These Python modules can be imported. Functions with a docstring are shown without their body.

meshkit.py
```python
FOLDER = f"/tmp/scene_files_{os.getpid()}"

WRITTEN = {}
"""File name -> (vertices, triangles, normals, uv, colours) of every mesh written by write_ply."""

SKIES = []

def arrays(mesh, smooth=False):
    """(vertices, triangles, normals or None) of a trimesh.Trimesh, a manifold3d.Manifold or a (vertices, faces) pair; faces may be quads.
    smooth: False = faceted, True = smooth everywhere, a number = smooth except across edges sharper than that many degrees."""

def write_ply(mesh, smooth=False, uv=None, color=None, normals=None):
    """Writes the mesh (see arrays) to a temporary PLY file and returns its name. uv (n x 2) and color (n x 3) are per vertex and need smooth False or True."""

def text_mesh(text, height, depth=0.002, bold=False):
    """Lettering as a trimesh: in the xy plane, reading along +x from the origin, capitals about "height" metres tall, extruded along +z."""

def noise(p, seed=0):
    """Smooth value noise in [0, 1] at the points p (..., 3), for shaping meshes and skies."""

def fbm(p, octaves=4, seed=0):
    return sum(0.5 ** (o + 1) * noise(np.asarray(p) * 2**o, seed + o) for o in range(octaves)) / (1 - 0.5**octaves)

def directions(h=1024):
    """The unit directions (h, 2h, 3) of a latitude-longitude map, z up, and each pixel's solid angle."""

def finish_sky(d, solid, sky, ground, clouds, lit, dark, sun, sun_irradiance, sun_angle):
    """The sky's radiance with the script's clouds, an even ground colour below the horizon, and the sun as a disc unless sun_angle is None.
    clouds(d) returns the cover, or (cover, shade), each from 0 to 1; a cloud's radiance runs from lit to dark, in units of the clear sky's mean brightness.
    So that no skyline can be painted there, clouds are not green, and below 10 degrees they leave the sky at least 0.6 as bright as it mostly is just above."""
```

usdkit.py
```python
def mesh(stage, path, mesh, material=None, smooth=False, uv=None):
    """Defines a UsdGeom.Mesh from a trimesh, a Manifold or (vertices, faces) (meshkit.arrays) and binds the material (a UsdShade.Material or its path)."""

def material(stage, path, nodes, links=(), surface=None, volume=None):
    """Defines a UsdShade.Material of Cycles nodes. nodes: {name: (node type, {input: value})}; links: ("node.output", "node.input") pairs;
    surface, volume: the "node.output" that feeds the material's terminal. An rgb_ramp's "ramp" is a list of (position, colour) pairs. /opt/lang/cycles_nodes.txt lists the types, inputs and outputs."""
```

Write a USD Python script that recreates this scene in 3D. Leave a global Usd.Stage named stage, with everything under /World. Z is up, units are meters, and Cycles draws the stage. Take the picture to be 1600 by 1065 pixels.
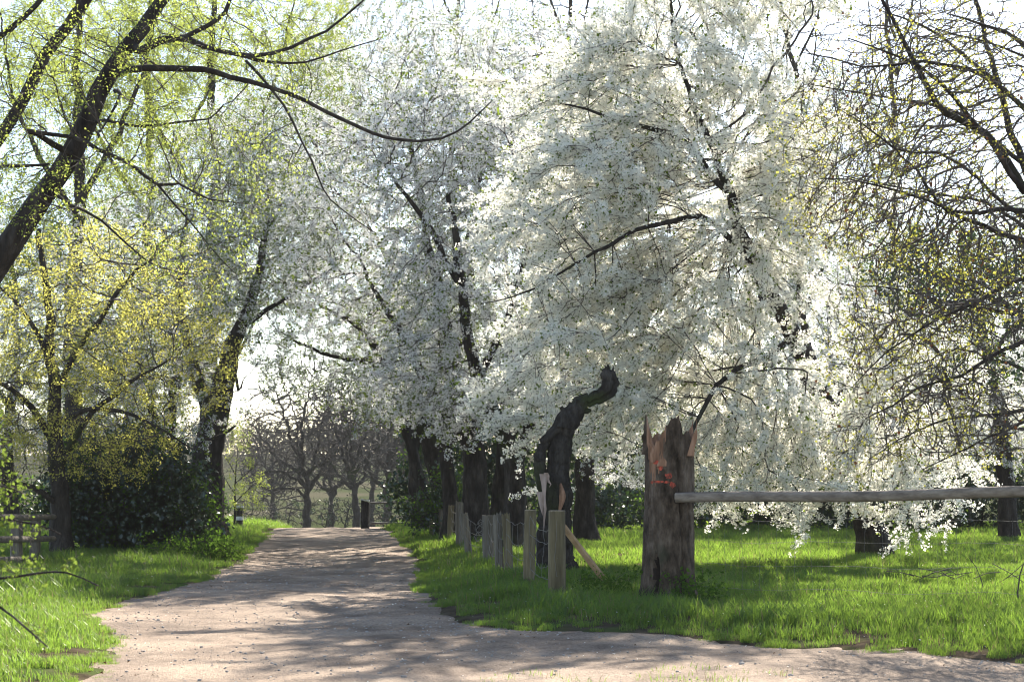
import math, random
import numpy as np
import trimesh, shapely, usdkit, meshkit
from shapely.geometry import Polygon, LineString
from scipy.spatial import cKDTree
from pxr import Usd, UsdGeom, UsdLux, UsdShade, Gf, Sdf, Vt

# ------------------------------------------------------------------ camera, sky, sun, exposure
stage = Usd.Stage.CreateInMemory()
UsdGeom.SetStageUpAxis(stage, 'Z')
UsdGeom.Xform.Define(stage, '/World')
UsdGeom.Scope.Define(stage, '/World/Looks')
EYE = np.array([0.0, 0.0, 1.3]); FPX = 2700.0; HORIZON = 755.0; CX, CY = 800.0, 532.5
PITCH = math.atan((HORIZON - CY) / FPX)
cam = UsdGeom.Camera.Define(stage, '/World/camera')
cam.CreateHorizontalApertureAttr(22.2); cam.CreateFocalLengthAttr(22.2 * FPX / 1600.0)
cam.CreateFStopAttr(4.0); cam.CreateFocusDistanceAttr(23.0)
cam.CreateExposureAttr(1.95)
cam.CreateClippingRangeAttr(Gf.Vec2f(0.1, 5000.0))
_m = Gf.Matrix4d(1.0)
fw, up = np.array([0, math.cos(PITCH), math.sin(PITCH)]), np.array([0, -math.sin(PITCH), math.cos(PITCH)])
_m.SetRow(0, Gf.Vec4d(1, 0, 0, 0)); _m.SetRow(1, Gf.Vec4d(*up, 0)); _m.SetRow(2, Gf.Vec4d(*(-fw), 0)); _m.SetRow(3, Gf.Vec4d(*EYE, 1))
cam.AddTransformOp().Set(_m)
HAZE = 0.00013
SUN_EL, SUN_AZ = math.radians(36.0), math.radians(14.0)          # azimuth from +y towards +x
SUN = np.array([math.sin(SUN_AZ) * math.cos(SUN_EL), math.cos(SUN_AZ) * math.cos(SUN_EL), math.sin(SUN_EL)])
sky = UsdLux.DomeLight.Define(stage, '/World/sky')
sky_m = usdkit.material(stage, '/World/Looks/sky_air', {
    's': ('sky_texture', {'sky_type': 'single_scattering', 'sun_disc': False, 'sun_elevation': SUN_EL, 'sun_rotation': math.atan2(SUN[0], SUN[1]), 'aerosol_density': 0.6}),
    'b': ('background_shader', {'strength': 0.08})}, [('s.color', 'b.color')], surface='b.background')
UsdShade.MaterialBindingAPI.Apply(sky.GetPrim()).Bind(sky_m)
sun = UsdLux.DistantLight.Define(stage, '/World/sun')
sun.CreateNormalizeAttr(True); sun.CreateIntensityAttr(1.25); sun.CreateAngleAttr(0.5); sun.CreateColorAttr(Gf.Vec3f(1.0, 0.93, 0.82))
_x = np.cross([0, 0, 1.0], SUN); _x /= np.linalg.norm(_x); _y = np.cross(SUN, _x)
_m = Gf.Matrix4d(1.0)
for k, r in enumerate((_x, _y, SUN)): _m.SetRow(k, Gf.Vec4d(*map(float, r), 0))
sun.AddTransformOp().Set(_m)

# ------------------------------------------------------------------ helpers
def tag(o, label=None, cat=None, group=None, kind=None):
    p = o.GetPrim() if hasattr(o, 'GetPrim') else o
    for k, v in (('label', label), ('category', cat), ('group', group), ('kind', kind)):
        if v: p.SetCustomDataByKey(k, v)
    return p
used = {}
def path_for(name, parent=None):
    base = (str(parent.GetPath()) if parent is not None else '/World') + '/' + name
    n = used.get(base, 0); used[base] = n + 1
    return base if n == 0 else f'{base}_{n:03d}'
tag(sky, kind='structure')
def thing(name, label, cat, loc=(0, 0, 0), group=None):
    x = UsdGeom.Xform.Define(stage, path_for(name))
    x.AddTranslateOp().Set(Gf.Vec3d(*map(float, loc)))
    return tag(x, label, cat, group)
def loc_of(prim):
    return np.array(UsdGeom.Xformable(prim).GetLocalTransformation().ExtractTranslation())
def obj(name, mesh, m, parent=None, smooth=False, kind=None, label=None):
    """a Mesh prim; mesh given in WORLD coordinates, stored relative to its thing"""
    if parent is not None:
        root = parent
        while str(root.GetPath()).count('/') > 2: root = root.GetParent()
        o = loc_of(root)
        v, f = (np.asarray(mesh.vertices), np.asarray(mesh.faces)) if hasattr(mesh, 'vertices') else mesh
        mesh = (np.asarray(v) - o, f)
    p = usdkit.mesh(stage, path_for(name, parent), mesh, m, smooth=smooth).GetPrim()
    if kind: p.SetCustomDataByKey('kind', kind)
    if label: p.SetCustomDataByKey('label', label)
    return p
def quats(d, rng):
    """half quaternions that turn +x into d with a random roll"""
    d = d / (np.linalg.norm(d, axis=1, keepdims=True) + 1e-9)
    a = np.cross(d, rng.normal(size=d.shape)); a /= np.linalg.norm(a, axis=1, keepdims=True) + 1e-9
    b = np.cross(d, a)
    R = np.stack([d, a, b], 2)
    return mat_quats(R)
def mat_quats(R):
    from scipy.spatial.transform import Rotation
    q = Rotation.from_matrix(R).as_quat()                        # x y z w
    return q
def instancer(name, parent, protos, pos, q, scale, idx, kind='stuff', label=None, cat=None):
    """protos: list of [(part name, (v, f), material)]"""
    pi = UsdGeom.PointInstancer.Define(stage, path_for(name, parent))
    base = str(pi.GetPath())
    o = loc_of(parent) if parent is not None else np.zeros(3)
    rel = pi.CreatePrototypesRel()
    for k, pr in enumerate(protos):
        x = UsdGeom.Xform.Define(stage, f'{base}/kind_{k}')
        for nm, mesh, m in pr: usdkit.mesh(stage, f'{base}/kind_{k}/{nm}', mesh, m)
        rel.AddTarget(x.GetPath())
    pi.CreatePositionsAttr(Vt.Vec3fArray.FromNumpy((np.asarray(pos) - o).astype(np.float32)))
    pi.CreateOrientationsAttr(Vt.QuathArray([Gf.Quath(float(w), float(x), float(y), float(z)) for x, y, z, w in q]))
    s = np.asarray(scale, np.float32)
    pi.CreateScalesAttr(Vt.Vec3fArray.FromNumpy(np.repeat(s[:, None], 3, 1) if s.ndim == 1 else s))
    pi.CreateProtoIndicesAttr(Vt.IntArray.FromNumpy(np.asarray(idx, np.int32)))
    tag(pi, label, cat, kind=kind)
    return pi.GetPrim()

# ------------------------------------------------------------------ pixel to world (for my own layout sums)
def P(px, py, D):
    r = fw + (px - CX) / FPX * np.array([1.0, 0, 0]) + (CY - py) / FPX * up
    return EYE + r * (D / r[1])
def GF(px, py):                                                   # on the flat z = 0
    r = fw + (px - CX) / FPX * np.array([1.0, 0, 0]) + (CY - py) / FPX * up
    return (EYE + r * (-EYE[2] / r[2]))[:2]

# ------------------------------------------------------------------ terrain
ROAD_L = [(425, 829), (398, 858), (372, 884), (325, 906), (240, 930), (160, 952), (150, 966), (182, 984), (188, 1010), (165, 1065)]
ROAD_R = [(600, 825), (640, 862), (656, 888), (642, 920), (690, 957), (765, 980), (870, 988), (1010, 993), (1200, 1009), (1600, 1034)]
_l = [GF(*p) for p in ROAD_L]; _r = [GF(*p) for p in ROAD_R]
_far = [np.array([-9.5, 95]), np.array([-8.2, 70])]; _farr = [np.array([-3.9, 70]), np.array([-5.5, 95])]
poly = Polygon([tuple(p) for p in _far + _l + [np.array([-3.4, 7.5]), np.array([-6.5, 3]), np.array([-14, -12])] + [np.array([14, -12]), np.array([32, 3.5]), np.array([32, 10])] + [np.array([11, 11.8])] + _r[::-1] + _farr])
ROAD = poly.buffer(0.35).buffer(-0.35)
def sd_road(x, y):
    pts = shapely.points(x, y)
    d = shapely.distance(pts, ROAD.boundary)
    return np.where(shapely.contains(ROAD, pts), -d, d)
def sst(a, b, x):
    t = np.clip((x - a) / (b - a), 0, 1); return t * t * (3 - 2 * t)
def base_h(x, y):
    x, y = np.asarray(x, float), np.asarray(y, float)
    z = -2.6 * sst(49, 100, y) + 11 * sst(165, 430, y + 0.15 * x)
    n = meshkit.noise(np.stack([x * 0.5, y * 0.5, 0 * x], -1), 3) - 0.5
    return z + 0.05 * n * sst(90, 60, y)
def bank(d, x, y):
    n = meshkit.noise(np.stack([x * 0.9, y * 0.9, 0 * x], -1), 8)
    return -0.07 + 0.09 * sst(-0.12, 0.12, d) + (0.02 + 0.07 * n) * sst(0.1, 1.2, d)
def H(x, y):
    x, y = np.atleast_1d(np.asarray(x, float)), np.atleast_1d(np.asarray(y, float))
    return base_h(x, y) + bank(sd_road(x, y), x, y)
def h1(x, y): return float(H([x], [y])[0])
def on(px, D, dz=-0.08):
    """a point on the ground in column px at depth D"""
    x = P(px, HORIZON, D)[0]
    return np.array([x, D, h1(x, D) + dz])
def grid_mesh(xs, ys, zf, keep=None):
    X, Y = np.meshgrid(xs, ys); Z = zf(X.ravel(), Y.ravel())
    v = np.stack([X.ravel(), Y.ravel(), Z], 1); nx = len(xs)
    i, j = np.meshgrid(np.arange(len(ys) - 1), np.arange(nx - 1), indexing='ij')
    a = (i * nx + j).ravel(); q = np.stack([a, a + 1, a + nx + 1, a + nx], 1)
    if keep is not None:
        ok = keep(v[q].mean(1)); q = q[ok]
        un, inv = np.unique(q, return_inverse=True); v = v[un]; q = inv.reshape(q.shape)
    return v, np.vstack([q[:, [0, 1, 2]], q[:, [0, 2, 3]]])

# ------------------------------------------------------------------ materials
def mat(name, nodes, links, surface): return usdkit.material(stage, '/World/Looks/' + name, nodes, links, surface=surface)
def leaf(name, dif, tra, mixf=0.5, var=0.35, scale=3.0, gloss=None):
    """thin leaf: reflects and lets light through, tone drifting from place to place"""
    d2 = [c * (1 - var) for c in dif]; t2 = [c * (1 - var) for c in tra]
    n = {'g': ('geometry', {}), 'n': ('noise_texture', {'scale': scale, 'detail': 3.0}), 'isl': ('map_range', {'from_min': 0.0, 'from_max': 1.0, 'to_min': -0.25, 'to_max': 0.25}),
         'ad': ('math', {'math_type': 'add', 'use_clamp': True}),
         'rd': ('rgb_ramp', {'ramp': [(0.25, d2), (0.7, dif)]}), 'rt': ('rgb_ramp', {'ramp': [(0.25, t2), (0.7, tra)]}),
         'd': ('diffuse_bsdf', {}), 't': ('translucent_bsdf', {}), 'm': ('mix_closure', {'fac': mixf})}
    l = [('g.position', 'n.vector'), ('g.random_per_island', 'isl.value'), ('n.fac', 'ad.value1'), ('isl.result', 'ad.value2'), ('ad.value', 'rd.fac'), ('ad.value', 'rt.fac'),
         ('rd.color', 'd.color'), ('rt.color', 't.color'), ('d.BSDF', 'm.closure1'), ('t.BSDF', 'm.closure2')]
    out = 'm.closure'
    if gloss:
        n.update({'gl': ('glossy_bsdf', {'color': (1, 1, 1), 'roughness': gloss[1]}), 'm2': ('mix_closure', {'fac': gloss[0]})})
        l += [('m.closure', 'm2.closure1'), ('gl.BSDF', 'm2.closure2')]; out = 'm2.closure'
    return mat(name, n, l, out)
def rough(name, ramp, scale=6.0, bump=0.6, stretch=(1, 1, 1), detail=6.0, rgh=0.9, dist=0.02, second=None, spec=0.2):
    """two noises make tone; a finer one makes relief"""
    n = {'g': ('geometry', {}), 'mp': ('mapping', {'scale': stretch}), 'n': ('noise_texture', {'scale': scale, 'detail': detail, 'roughness': 0.65}),
         'r': ('rgb_ramp', {'ramp': ramp}), 'n2': ('noise_texture', {'scale': scale * 3.7, 'detail': 4.0}), 'b': ('bump', {'strength': bump, 'distance': dist}),
         'p': ('principled_bsdf', {'roughness': rgh, 'specular_ior_level': spec})}
    l = [('g.position', 'mp.vector'), ('mp.vector', 'n.vector'), ('mp.vector', 'n2.vector'), ('n.fac', 'r.fac'), ('n2.fac', 'b.height'), ('b.normal', 'p.normal')]
    if second:                                                    # large patches of another tone (moss, dust)
        n.update({'n3': ('noise_texture', {'scale': second[1], 'detail': 4.0}), 'r3': ('rgb_ramp', {'ramp': [(second[2], (0, 0, 0)), (second[2] + 0.15, (1, 1, 1))]}), 'mx': ('mix', {'color2': second[0]})})
        l += [('g.position', 'n3.vector'), ('n3.fac', 'r3.fac'), ('r3.color', 'mx.fac'), ('r.color', 'mx.color1'), ('mx.color', 'p.base_color')]
    else: l += [('r.color', 'p.base_color')]
    return mat(name, n, l, 'p.BSDF')
M = {}
M['bark'] = rough('dark_bark', [(0.32, (0.008, 0.006, 0.005)), (0.52, (0.026, 0.021, 0.018)), (0.8, (0.07, 0.06, 0.052))], 8, 1.0, (1, 1, 0.3), second=((0.03, 0.036, 0.013), 1.3, 0.57), spec=0.1, dist=0.05)
M['twig'] = rough('twig_bark', [(0.3, (0.03, 0.024, 0.02)), (0.7, (0.075, 0.06, 0.05))], 9, 0.2)
M['twig_far'] = rough('far_twig_bark', [(0.3, (0.05, 0.043, 0.036)), (0.7, (0.10, 0.085, 0.07))], 3, 0.2)
M['stump'] = rough('stump_bark', [(0.32, (0.014, 0.009, 0.006)), (0.5, (0.062, 0.043, 0.031)), (0.72, (0.14, 0.104, 0.08))], 9, 1.0, (1, 1, 0.45), second=((0.035, 0.036, 0.022), 2.2, 0.55), spec=0.1, dist=0.04)
M['split'] = rough('split_heartwood', [(0.3, (0.07, 0.035, 0.02)), (0.52, (0.21, 0.11, 0.066)), (0.75, (0.33, 0.20, 0.135))], 14, 0.7, (1, 1, 0.12))
M['pale'] = rough('torn_sapwood', [(0.3, (0.12, 0.075, 0.055)), (0.7, (0.36, 0.27, 0.23))], 16, 0.6, (1, 1, 0.12))
M['rot'] = rough('rotten_hollow', [(0.3, (0.010, 0.007, 0.006)), (0.7, (0.04, 0.025, 0.02))], 12, 0.8)
M['paint'] = rough('orange_marking_paint', [(0.36, (0.08, 0.03, 0.022)), (0.66, (0.45, 0.07, 0.04))], 30, 0.3)
M['post'] = rough('weathered_post', [(0.3, (0.045, 0.034, 0.018)), (0.55, (0.105, 0.082, 0.046)), (0.8, (0.185, 0.150, 0.095))], 14, 0.7, (1, 1, 0.1), second=((0.07, 0.075, 0.035), 2.5, 0.6))
M['grey_post'] = rough('grey_post', [(0.3, (0.045, 0.036, 0.027)), (0.6, (0.115, 0.096, 0.074)), (0.8, (0.20, 0.17, 0.135))], 14, 0.8, (1, 1, 0.08))
M['endgrain'] = rough('sawn_end', [(0.3, (0.13, 0.095, 0.06)), (0.7, (0.26, 0.2, 0.14))], 25, 0.4)
M['rail'] = rough('rail_wood', [(0.3, (0.08, 0.06, 0.048)), (0.55, (0.17, 0.135, 0.108)), (0.8, (0.27, 0.22, 0.18))], 16, 0.5, (0.08, 1, 1))
M['brace'] = rough('brace_wood', [(0.3, (0.20, 0.12, 0.06)), (0.7, (0.42, 0.28, 0.16))], 16, 0.5, (0.3, 0.3, 0.3))
M['white'] = rough('white_band_paint', [(0.3, (0.28, 0.28, 0.27)), (0.7, (0.48, 0.48, 0.46))], 10, 0.2)
M['wire'] = mat('galvanised_wire', {'p': ('principled_bsdf', {'base_color': (0.13, 0.12, 0.11), 'metallic': 0.0, 'specular_ior_level': 0.1, 'roughness': 0.8})}, [], 'p.BSDF')
M['petal'] = leaf('white_petal', (0.88, 0.87, 0.83), (0.91, 0.89, 0.79), 0.6, 0.04)
M['petal2'] = leaf('white_petal_far', (0.80, 0.80, 0.81), (0.76, 0.76, 0.73), 0.46, 0.12)
M['young'] = leaf('young_cherry_leaf', (0.10, 0.16, 0.03), (0.30, 0.40, 0.06), 0.5)
M['lime'] = leaf('bright_spring_leaf', (0.19, 0.25, 0.05), (0.50, 0.58, 0.12), 0.55, 0.3)
M['yellow'] = leaf('yellow_green_leaf', (0.29, 0.29, 0.06), (0.78, 0.75, 0.17), 0.66, 0.3)
M['haw'] = leaf('hawthorn_leaf', (0.09, 0.14, 0.03), (0.26, 0.36, 0.06), 0.5, 0.35)
M['bud'] = leaf('yellow_bud_leaf', (0.27, 0.27, 0.05), (0.55, 0.54, 0.10), 0.55, 0.35)
M['rusty'] = leaf('rusty_dry_leaf', (0.10, 0.05, 0.03), (0.20, 0.09, 0.04), 0.3, 0.5)
M['ivy'] = leaf('dark_ivy_leaf', (0.018, 0.042, 0.014), (0.05, 0.10, 0.02), 0.25, 0.4, gloss=(0.06, 0.35))
M['herb'] = leaf('verge_herb_leaf', (0.055, 0.11, 0.02), (0.18, 0.32, 0.04), 0.45, 0.4)
M['grass'] = leaf('grass_blade', (0.08, 0.142, 0.028), (0.29, 0.46, 0.055), 0.6, 0.42, 1.3, gloss=(0.02, 0.35))
M['straw'] = leaf('dry_grass_blade', (0.30, 0.25, 0.13), (0.30, 0.25, 0.12), 0.4, 0.3)
M['earth'] = rough('turf_earth', [(0.3, (0.035, 0.028, 0.018)), (0.55, (0.075, 0.058, 0.040)), (0.8, (0.12, 0.095, 0.07))], 5, 0.8, second=((0.05, 0.075, 0.02), 1.1, 0.5), spec=0.0)
M['field'] = rough('far_meadow', [(0.3, (0.022, 0.027, 0.011)), (0.6, (0.040, 0.048, 0.019)), (0.8, (0.06, 0.066, 0.028))], 0.4, 0.3, second=((0.06, 0.055, 0.034), 0.05, 0.48), spec=0.0)
M['far_leaf'] = leaf('far_wood_leaf', (0.065, 0.065, 0.045), (0.12, 0.12, 0.06), 0.35, 0.4, 0.05)
M['stone'] = rough('gravel_stone', [(0.3, (0.12, 0.10, 0.09)), (0.6, (0.30, 0.26, 0.23)), (0.85, (0.48, 0.44, 0.40))], 9, 0.4)
# the track: sandy gravel, finer and coarser patches, a little grit and dirt
M['track'] = mat('sandy_gravel', {
    'g': ('geometry', {}), 'n1': ('noise_texture', {'scale': 0.8, 'detail': 9.0, 'roughness': 0.68}), 'n2': ('noise_texture', {'scale': 38.0, 'detail': 4.0, 'roughness': 0.7}),
    'v': ('voronoi_texture', {'scale': 34.0}), 'vb': ('voronoi_texture', {'scale': 70.0}),
    'r1': ('rgb_ramp', {'ramp': [(0.34, (0.115, 0.085, 0.064)), (0.46, (0.22, 0.164, 0.120)), (0.58, (0.305, 0.232, 0.170)), (0.72, (0.37, 0.287, 0.212))]}),
    'r2': ('rgb_ramp', {'ramp': [(0.32, (0.50, 0.48, 0.47)), (0.5, (0.95, 0.94, 0.93)), (0.75, (1.25, 1.22, 1.2))]}),
    'mx': ('mix', {'mix_type': 'multiply', 'fac': 0.85}), 'rv': ('rgb_ramp', {'ramp': [(0.0, (0.55, 0.52, 0.5)), (0.4, (1, 1, 1)), (1.0, (1.1, 1.1, 1.1))]}), 'mx2': ('mix', {'mix_type': 'multiply', 'fac': 0.5}),
    'ad': ('math', {'math_type': 'multiply_add', 'value2': 0.6}), 'b': ('bump', {'strength': 0.9, 'distance': 0.018}), 'p': ('principled_bsdf', {'roughness': 0.95, 'specular_ior_level': 0.15})},
    [('g.position', 'n1.vector'), ('g.position', 'n2.vector'), ('g.position', 'v.vector'), ('g.position', 'vb.vector'), ('n1.fac', 'r1.fac'), ('n2.fac', 'r2.fac'), ('r1.color', 'mx.color1'), ('r2.color', 'mx.color2'),
     ('v.color', 'rv.fac'), ('mx.color', 'mx2.color1'), ('rv.color', 'mx2.color2'), ('mx2.color', 'p.base_color'), ('vb.distance', 'ad.value1'), ('n2.fac', 'ad.value3'), ('ad.value', 'b.height'), ('b.normal', 'p.normal')], 'p.BSDF')

# ------------------------------------------------------------------ ground and track
def spaced(lo, hi, fine_lo, fine_hi, step, ratio=1.25):
    a = list(np.arange(fine_lo, fine_hi + 1e-6, step)); s = step
    while a[-1] < hi: s *= ratio; a.append(a[-1] + s)
    s = step; b = []
    x = fine_lo
    while x > lo: s *= ratio; x -= s; b.append(x)
    return np.array(b[::-1] + a)
g = grid_mesh(spaced(-500, 500, -11, 13, 0.22), spaced(-60, 800, 8, 60, 0.22), H)
gc = g[0][g[1]].mean(1)[:, 1]
for nm, ok, m_ in (('ground', gc < 58, 'earth'), ('far_field', gc >= 58, 'field')):
    un, inv = np.unique(g[1][ok], return_inverse=True); tag(obj(nm, (g[0][un], inv.reshape(-1, 3)), M[m_], smooth=True), kind='structure')
def track_z(x, y):
    n = meshkit.fbm(np.stack([x * 1.6, y * 1.6, 0 * x], -1), 3, 5) - 0.5
    n2 = meshkit.noise(np.stack([x * 7, y * 7, 0 * x], -1), 6) - 0.5
    u = (x - 0.02 * (y - 14) + 1.3); rut = -0.022 * (np.exp(-((u + 0.75) / 0.22) ** 2) + np.exp(-((u - 0.75) / 0.22) ** 2)) * sst(13, 18, y)
    return base_h(x, y) + 0.045 * n + 0.016 * n2 + rut
wide = ROAD.buffer(0.30)
tk = grid_mesh(spaced(-14, 14, -6, 9, 0.10), spaced(-12, 95, 9, 52, 0.10), track_z, keep=lambda c: shapely.contains(wide, shapely.points(c[:, 0], c[:, 1])))
tag(obj('gravel_track', tk, M['track'], smooth=True), kind='structure')

# ------------------------------------------------------------------ haze: the air between here and the far wood
haze_m = usdkit.material(stage, '/World/Looks/thin_haze', {'v': ('principled_volume', {'color': (1.0, 0.985, 0.96), 'density': HAZE, 'anisotropy': 0.3})}, [], volume='v.volume')
hb = trimesh.creation.box(bounds=[[-760, -110, -4.5], [760, 1250, 19.0]])
tag(usdkit.mesh(stage, path_for('haze'), hb, haze_m), kind='stuff')

# ------------------------------------------------------------------ foliage prototypes
def rot_rand(n, rng, upbias=0.0):
    d = rng.normal(size=(n, 3)); d[:, 2] += upbias; d /= np.linalg.norm(d, axis=1, keepdims=True)
    a = np.cross(d, rng.normal(size=(n, 3))); a /= np.linalg.norm(a, axis=1, keepdims=True)
    return np.stack([a, np.cross(d, a), d], 2)                    # columns: x, y, z = facing
def scatter_unit(unit_v, unit_f, R, s, t):
    n = len(t); v = np.einsum('nij,kj->nki', R, unit_v) * s[:, None, None] + t[:, None]
    f = unit_f[None] + (np.arange(n) * len(unit_v))[:, None, None]
    return v.reshape(-1, 3), f.reshape(-1, 3)
def flower_unit(fine):
    v = [(0, 0, 0)]; f = []
    for k in range(5):
        a = k * 2 * math.pi / 5
        for da, r, z in ((-0.5, 0.72, 0.22), (0, 1.0, 0.30), (0.5, 0.72, 0.22)):
            v.append((r * math.cos(a + da), r * math.sin(a + da), z))
        b = 1 + 3 * k
        f += [(0, b, b + 1), (0, b + 1, b + 2)] if fine else [(0, b, b + 2)]
    return np.array(v, float), np.array(f)
def leaf_unit(w=0.42, fold=0.15):
    v = [(0, 0, 0), (0.45, w, fold), (1, 0, 0.05), (0.45, -w, fold)]
    return np.array(v, float), np.array([(0, 1, 2), (0, 2, 3)])
def twig_curve(L, rng, n=6, bend=0.12):
    t = np.linspace(0, 1, n); c = np.stack([t * L, bend * L * rng.normal() * t ** 2, bend * L * rng.normal() * t ** 2], 1)
    c[:, 1:] += rng.normal(0, 0.02 * L, (n, 2)) * t[:, None]
    return c
def thin_tube(p, r, sides=3):
    p = np.asarray(p, float); r = np.broadcast_to(r, (len(p),)).astype(float)
    t = np.gradient(p, axis=0); t /= np.linalg.norm(t, axis=1, keepdims=True) + 1e-12
    ref = np.array([0.31, 0.17, 0.93]) if abs(t[len(t) // 2] @ np.array([0.31, 0.17, 0.93])) < 0.9 else np.array([0.9, 0.3, -0.3])
    a = np.cross(t, ref); a /= np.linalg.norm(a, axis=1, keepdims=True) + 1e-12; b = np.cross(t, a)
    an = np.arange(sides) * 2 * np.pi / sides
    v = p[:, None] + r[:, None, None] * (np.cos(an)[None, :, None] * a[:, None] + np.sin(an)[None, :, None] * b[:, None])
    i, j = np.meshgrid(np.arange(len(p) - 1), np.arange(sides), indexing='ij')
    q = np.stack([i * sides + j, i * sides + (j + 1) % sides, (i + 1) * sides + (j + 1) % sides, (i + 1) * sides + j], -1).reshape(-1, 4)
    f = np.vstack([q[:, [0, 1, 2]], q[:, [0, 2, 3]]])
    n = len(v) * sides
    f = np.vstack([f, [[0, k + 1, k] for k in range(1, sides - 1)], [[n - sides, n - sides + k, n - sides + k + 1] for k in range(1, sides - 1)]])
    return v.reshape(-1, 3), f
def join(ms):
    vs, fs, o = [], [], 0
    for v, f in ms: vs.append(np.asarray(v)); fs.append(np.asarray(f) + o); o += len(v)
    return np.vstack(vs), np.vstack(fs)
def blossom_spray(seed, L=0.42, n=46, r=0.019, fine=True, nleaf=5, petal='petal', leafm='young', spread=0.05):
    rng = np.random.default_rng(seed); c = twig_curve(L, rng)
    nc = max(3, n // 6); tc = np.sort(rng.uniform(0.05, 1.0, nc))
    cen = np.stack([np.interp(tc, np.linspace(0, 1, 6), c[:, k]) for k in range(3)], 1) + rng.normal(0, spread * 0.6, (nc, 3))
    k = rng.integers(0, nc, n); off = rng.normal(size=(n, 3)); off /= np.linalg.norm(off, axis=1, keepdims=True)
    t = cen[k] + off * spread * rng.uniform(0.4, 1.0, (n, 1))
    R = rot_rand(n, rng); R2 = R.copy()
    d = off + 0.6 * rng.normal(size=(n, 3)); d /= np.linalg.norm(d, axis=1, keepdims=True)
    a = np.cross(d, rng.normal(size=(n, 3))); a /= np.linalg.norm(a, axis=1, keepdims=True)
    R = np.stack([a, np.cross(d, a), d], 2)
    fl = scatter_unit(*flower_unit(fine), R, r * rng.uniform(0.8, 1.2, n), t)
    out = [('petals', fl, M[petal]), ('stalk', thin_tube(c, np.linspace(0.005, 0.002, 6)), M['twig'])]
    if nleaf:
        tl = rng.uniform(0.3, 1.0, nleaf); pl = np.stack([np.interp(tl, np.linspace(0, 1, 6), c[:, k]) for k in range(3)], 1)
        out.append(('leaves', scatter_unit(*leaf_unit(), rot_rand(nleaf, rng), rng.uniform(0.03, 0.055, nleaf), pl + rng.normal(0, 0.03, (nleaf, 3))), M[leafm]))
    return out
def leaf_spray(seed, L=0.35, n=16, size=0.04, m='lime', hang=0.0, spread=0.04, clump=0, w=0.42, stalk=0.003):
    rng = np.random.default_rng(seed); c = twig_curve(L, rng); t = rng.uniform(0.15, 1.0, n)
    if clump: t = rng.choice(rng.uniform(0.2, 1.0, clump), n)
    p = np.stack([np.interp(t, np.linspace(0, 1, 6), c[:, k]) for k in range(3)], 1) + rng.normal(0, spread, (n, 3))
    lv = scatter_unit(*leaf_unit(w), rot_rand(n, rng, 0.3), size * rng.uniform(0.4, 1.0, n) * rng.uniform(0.9, 1.5, n), p)
    return [('leaves', lv, M[m]), ('stalk', thin_tube(c, np.linspace(stalk, stalk * 0.5, 6)), M['twig'])]
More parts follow.
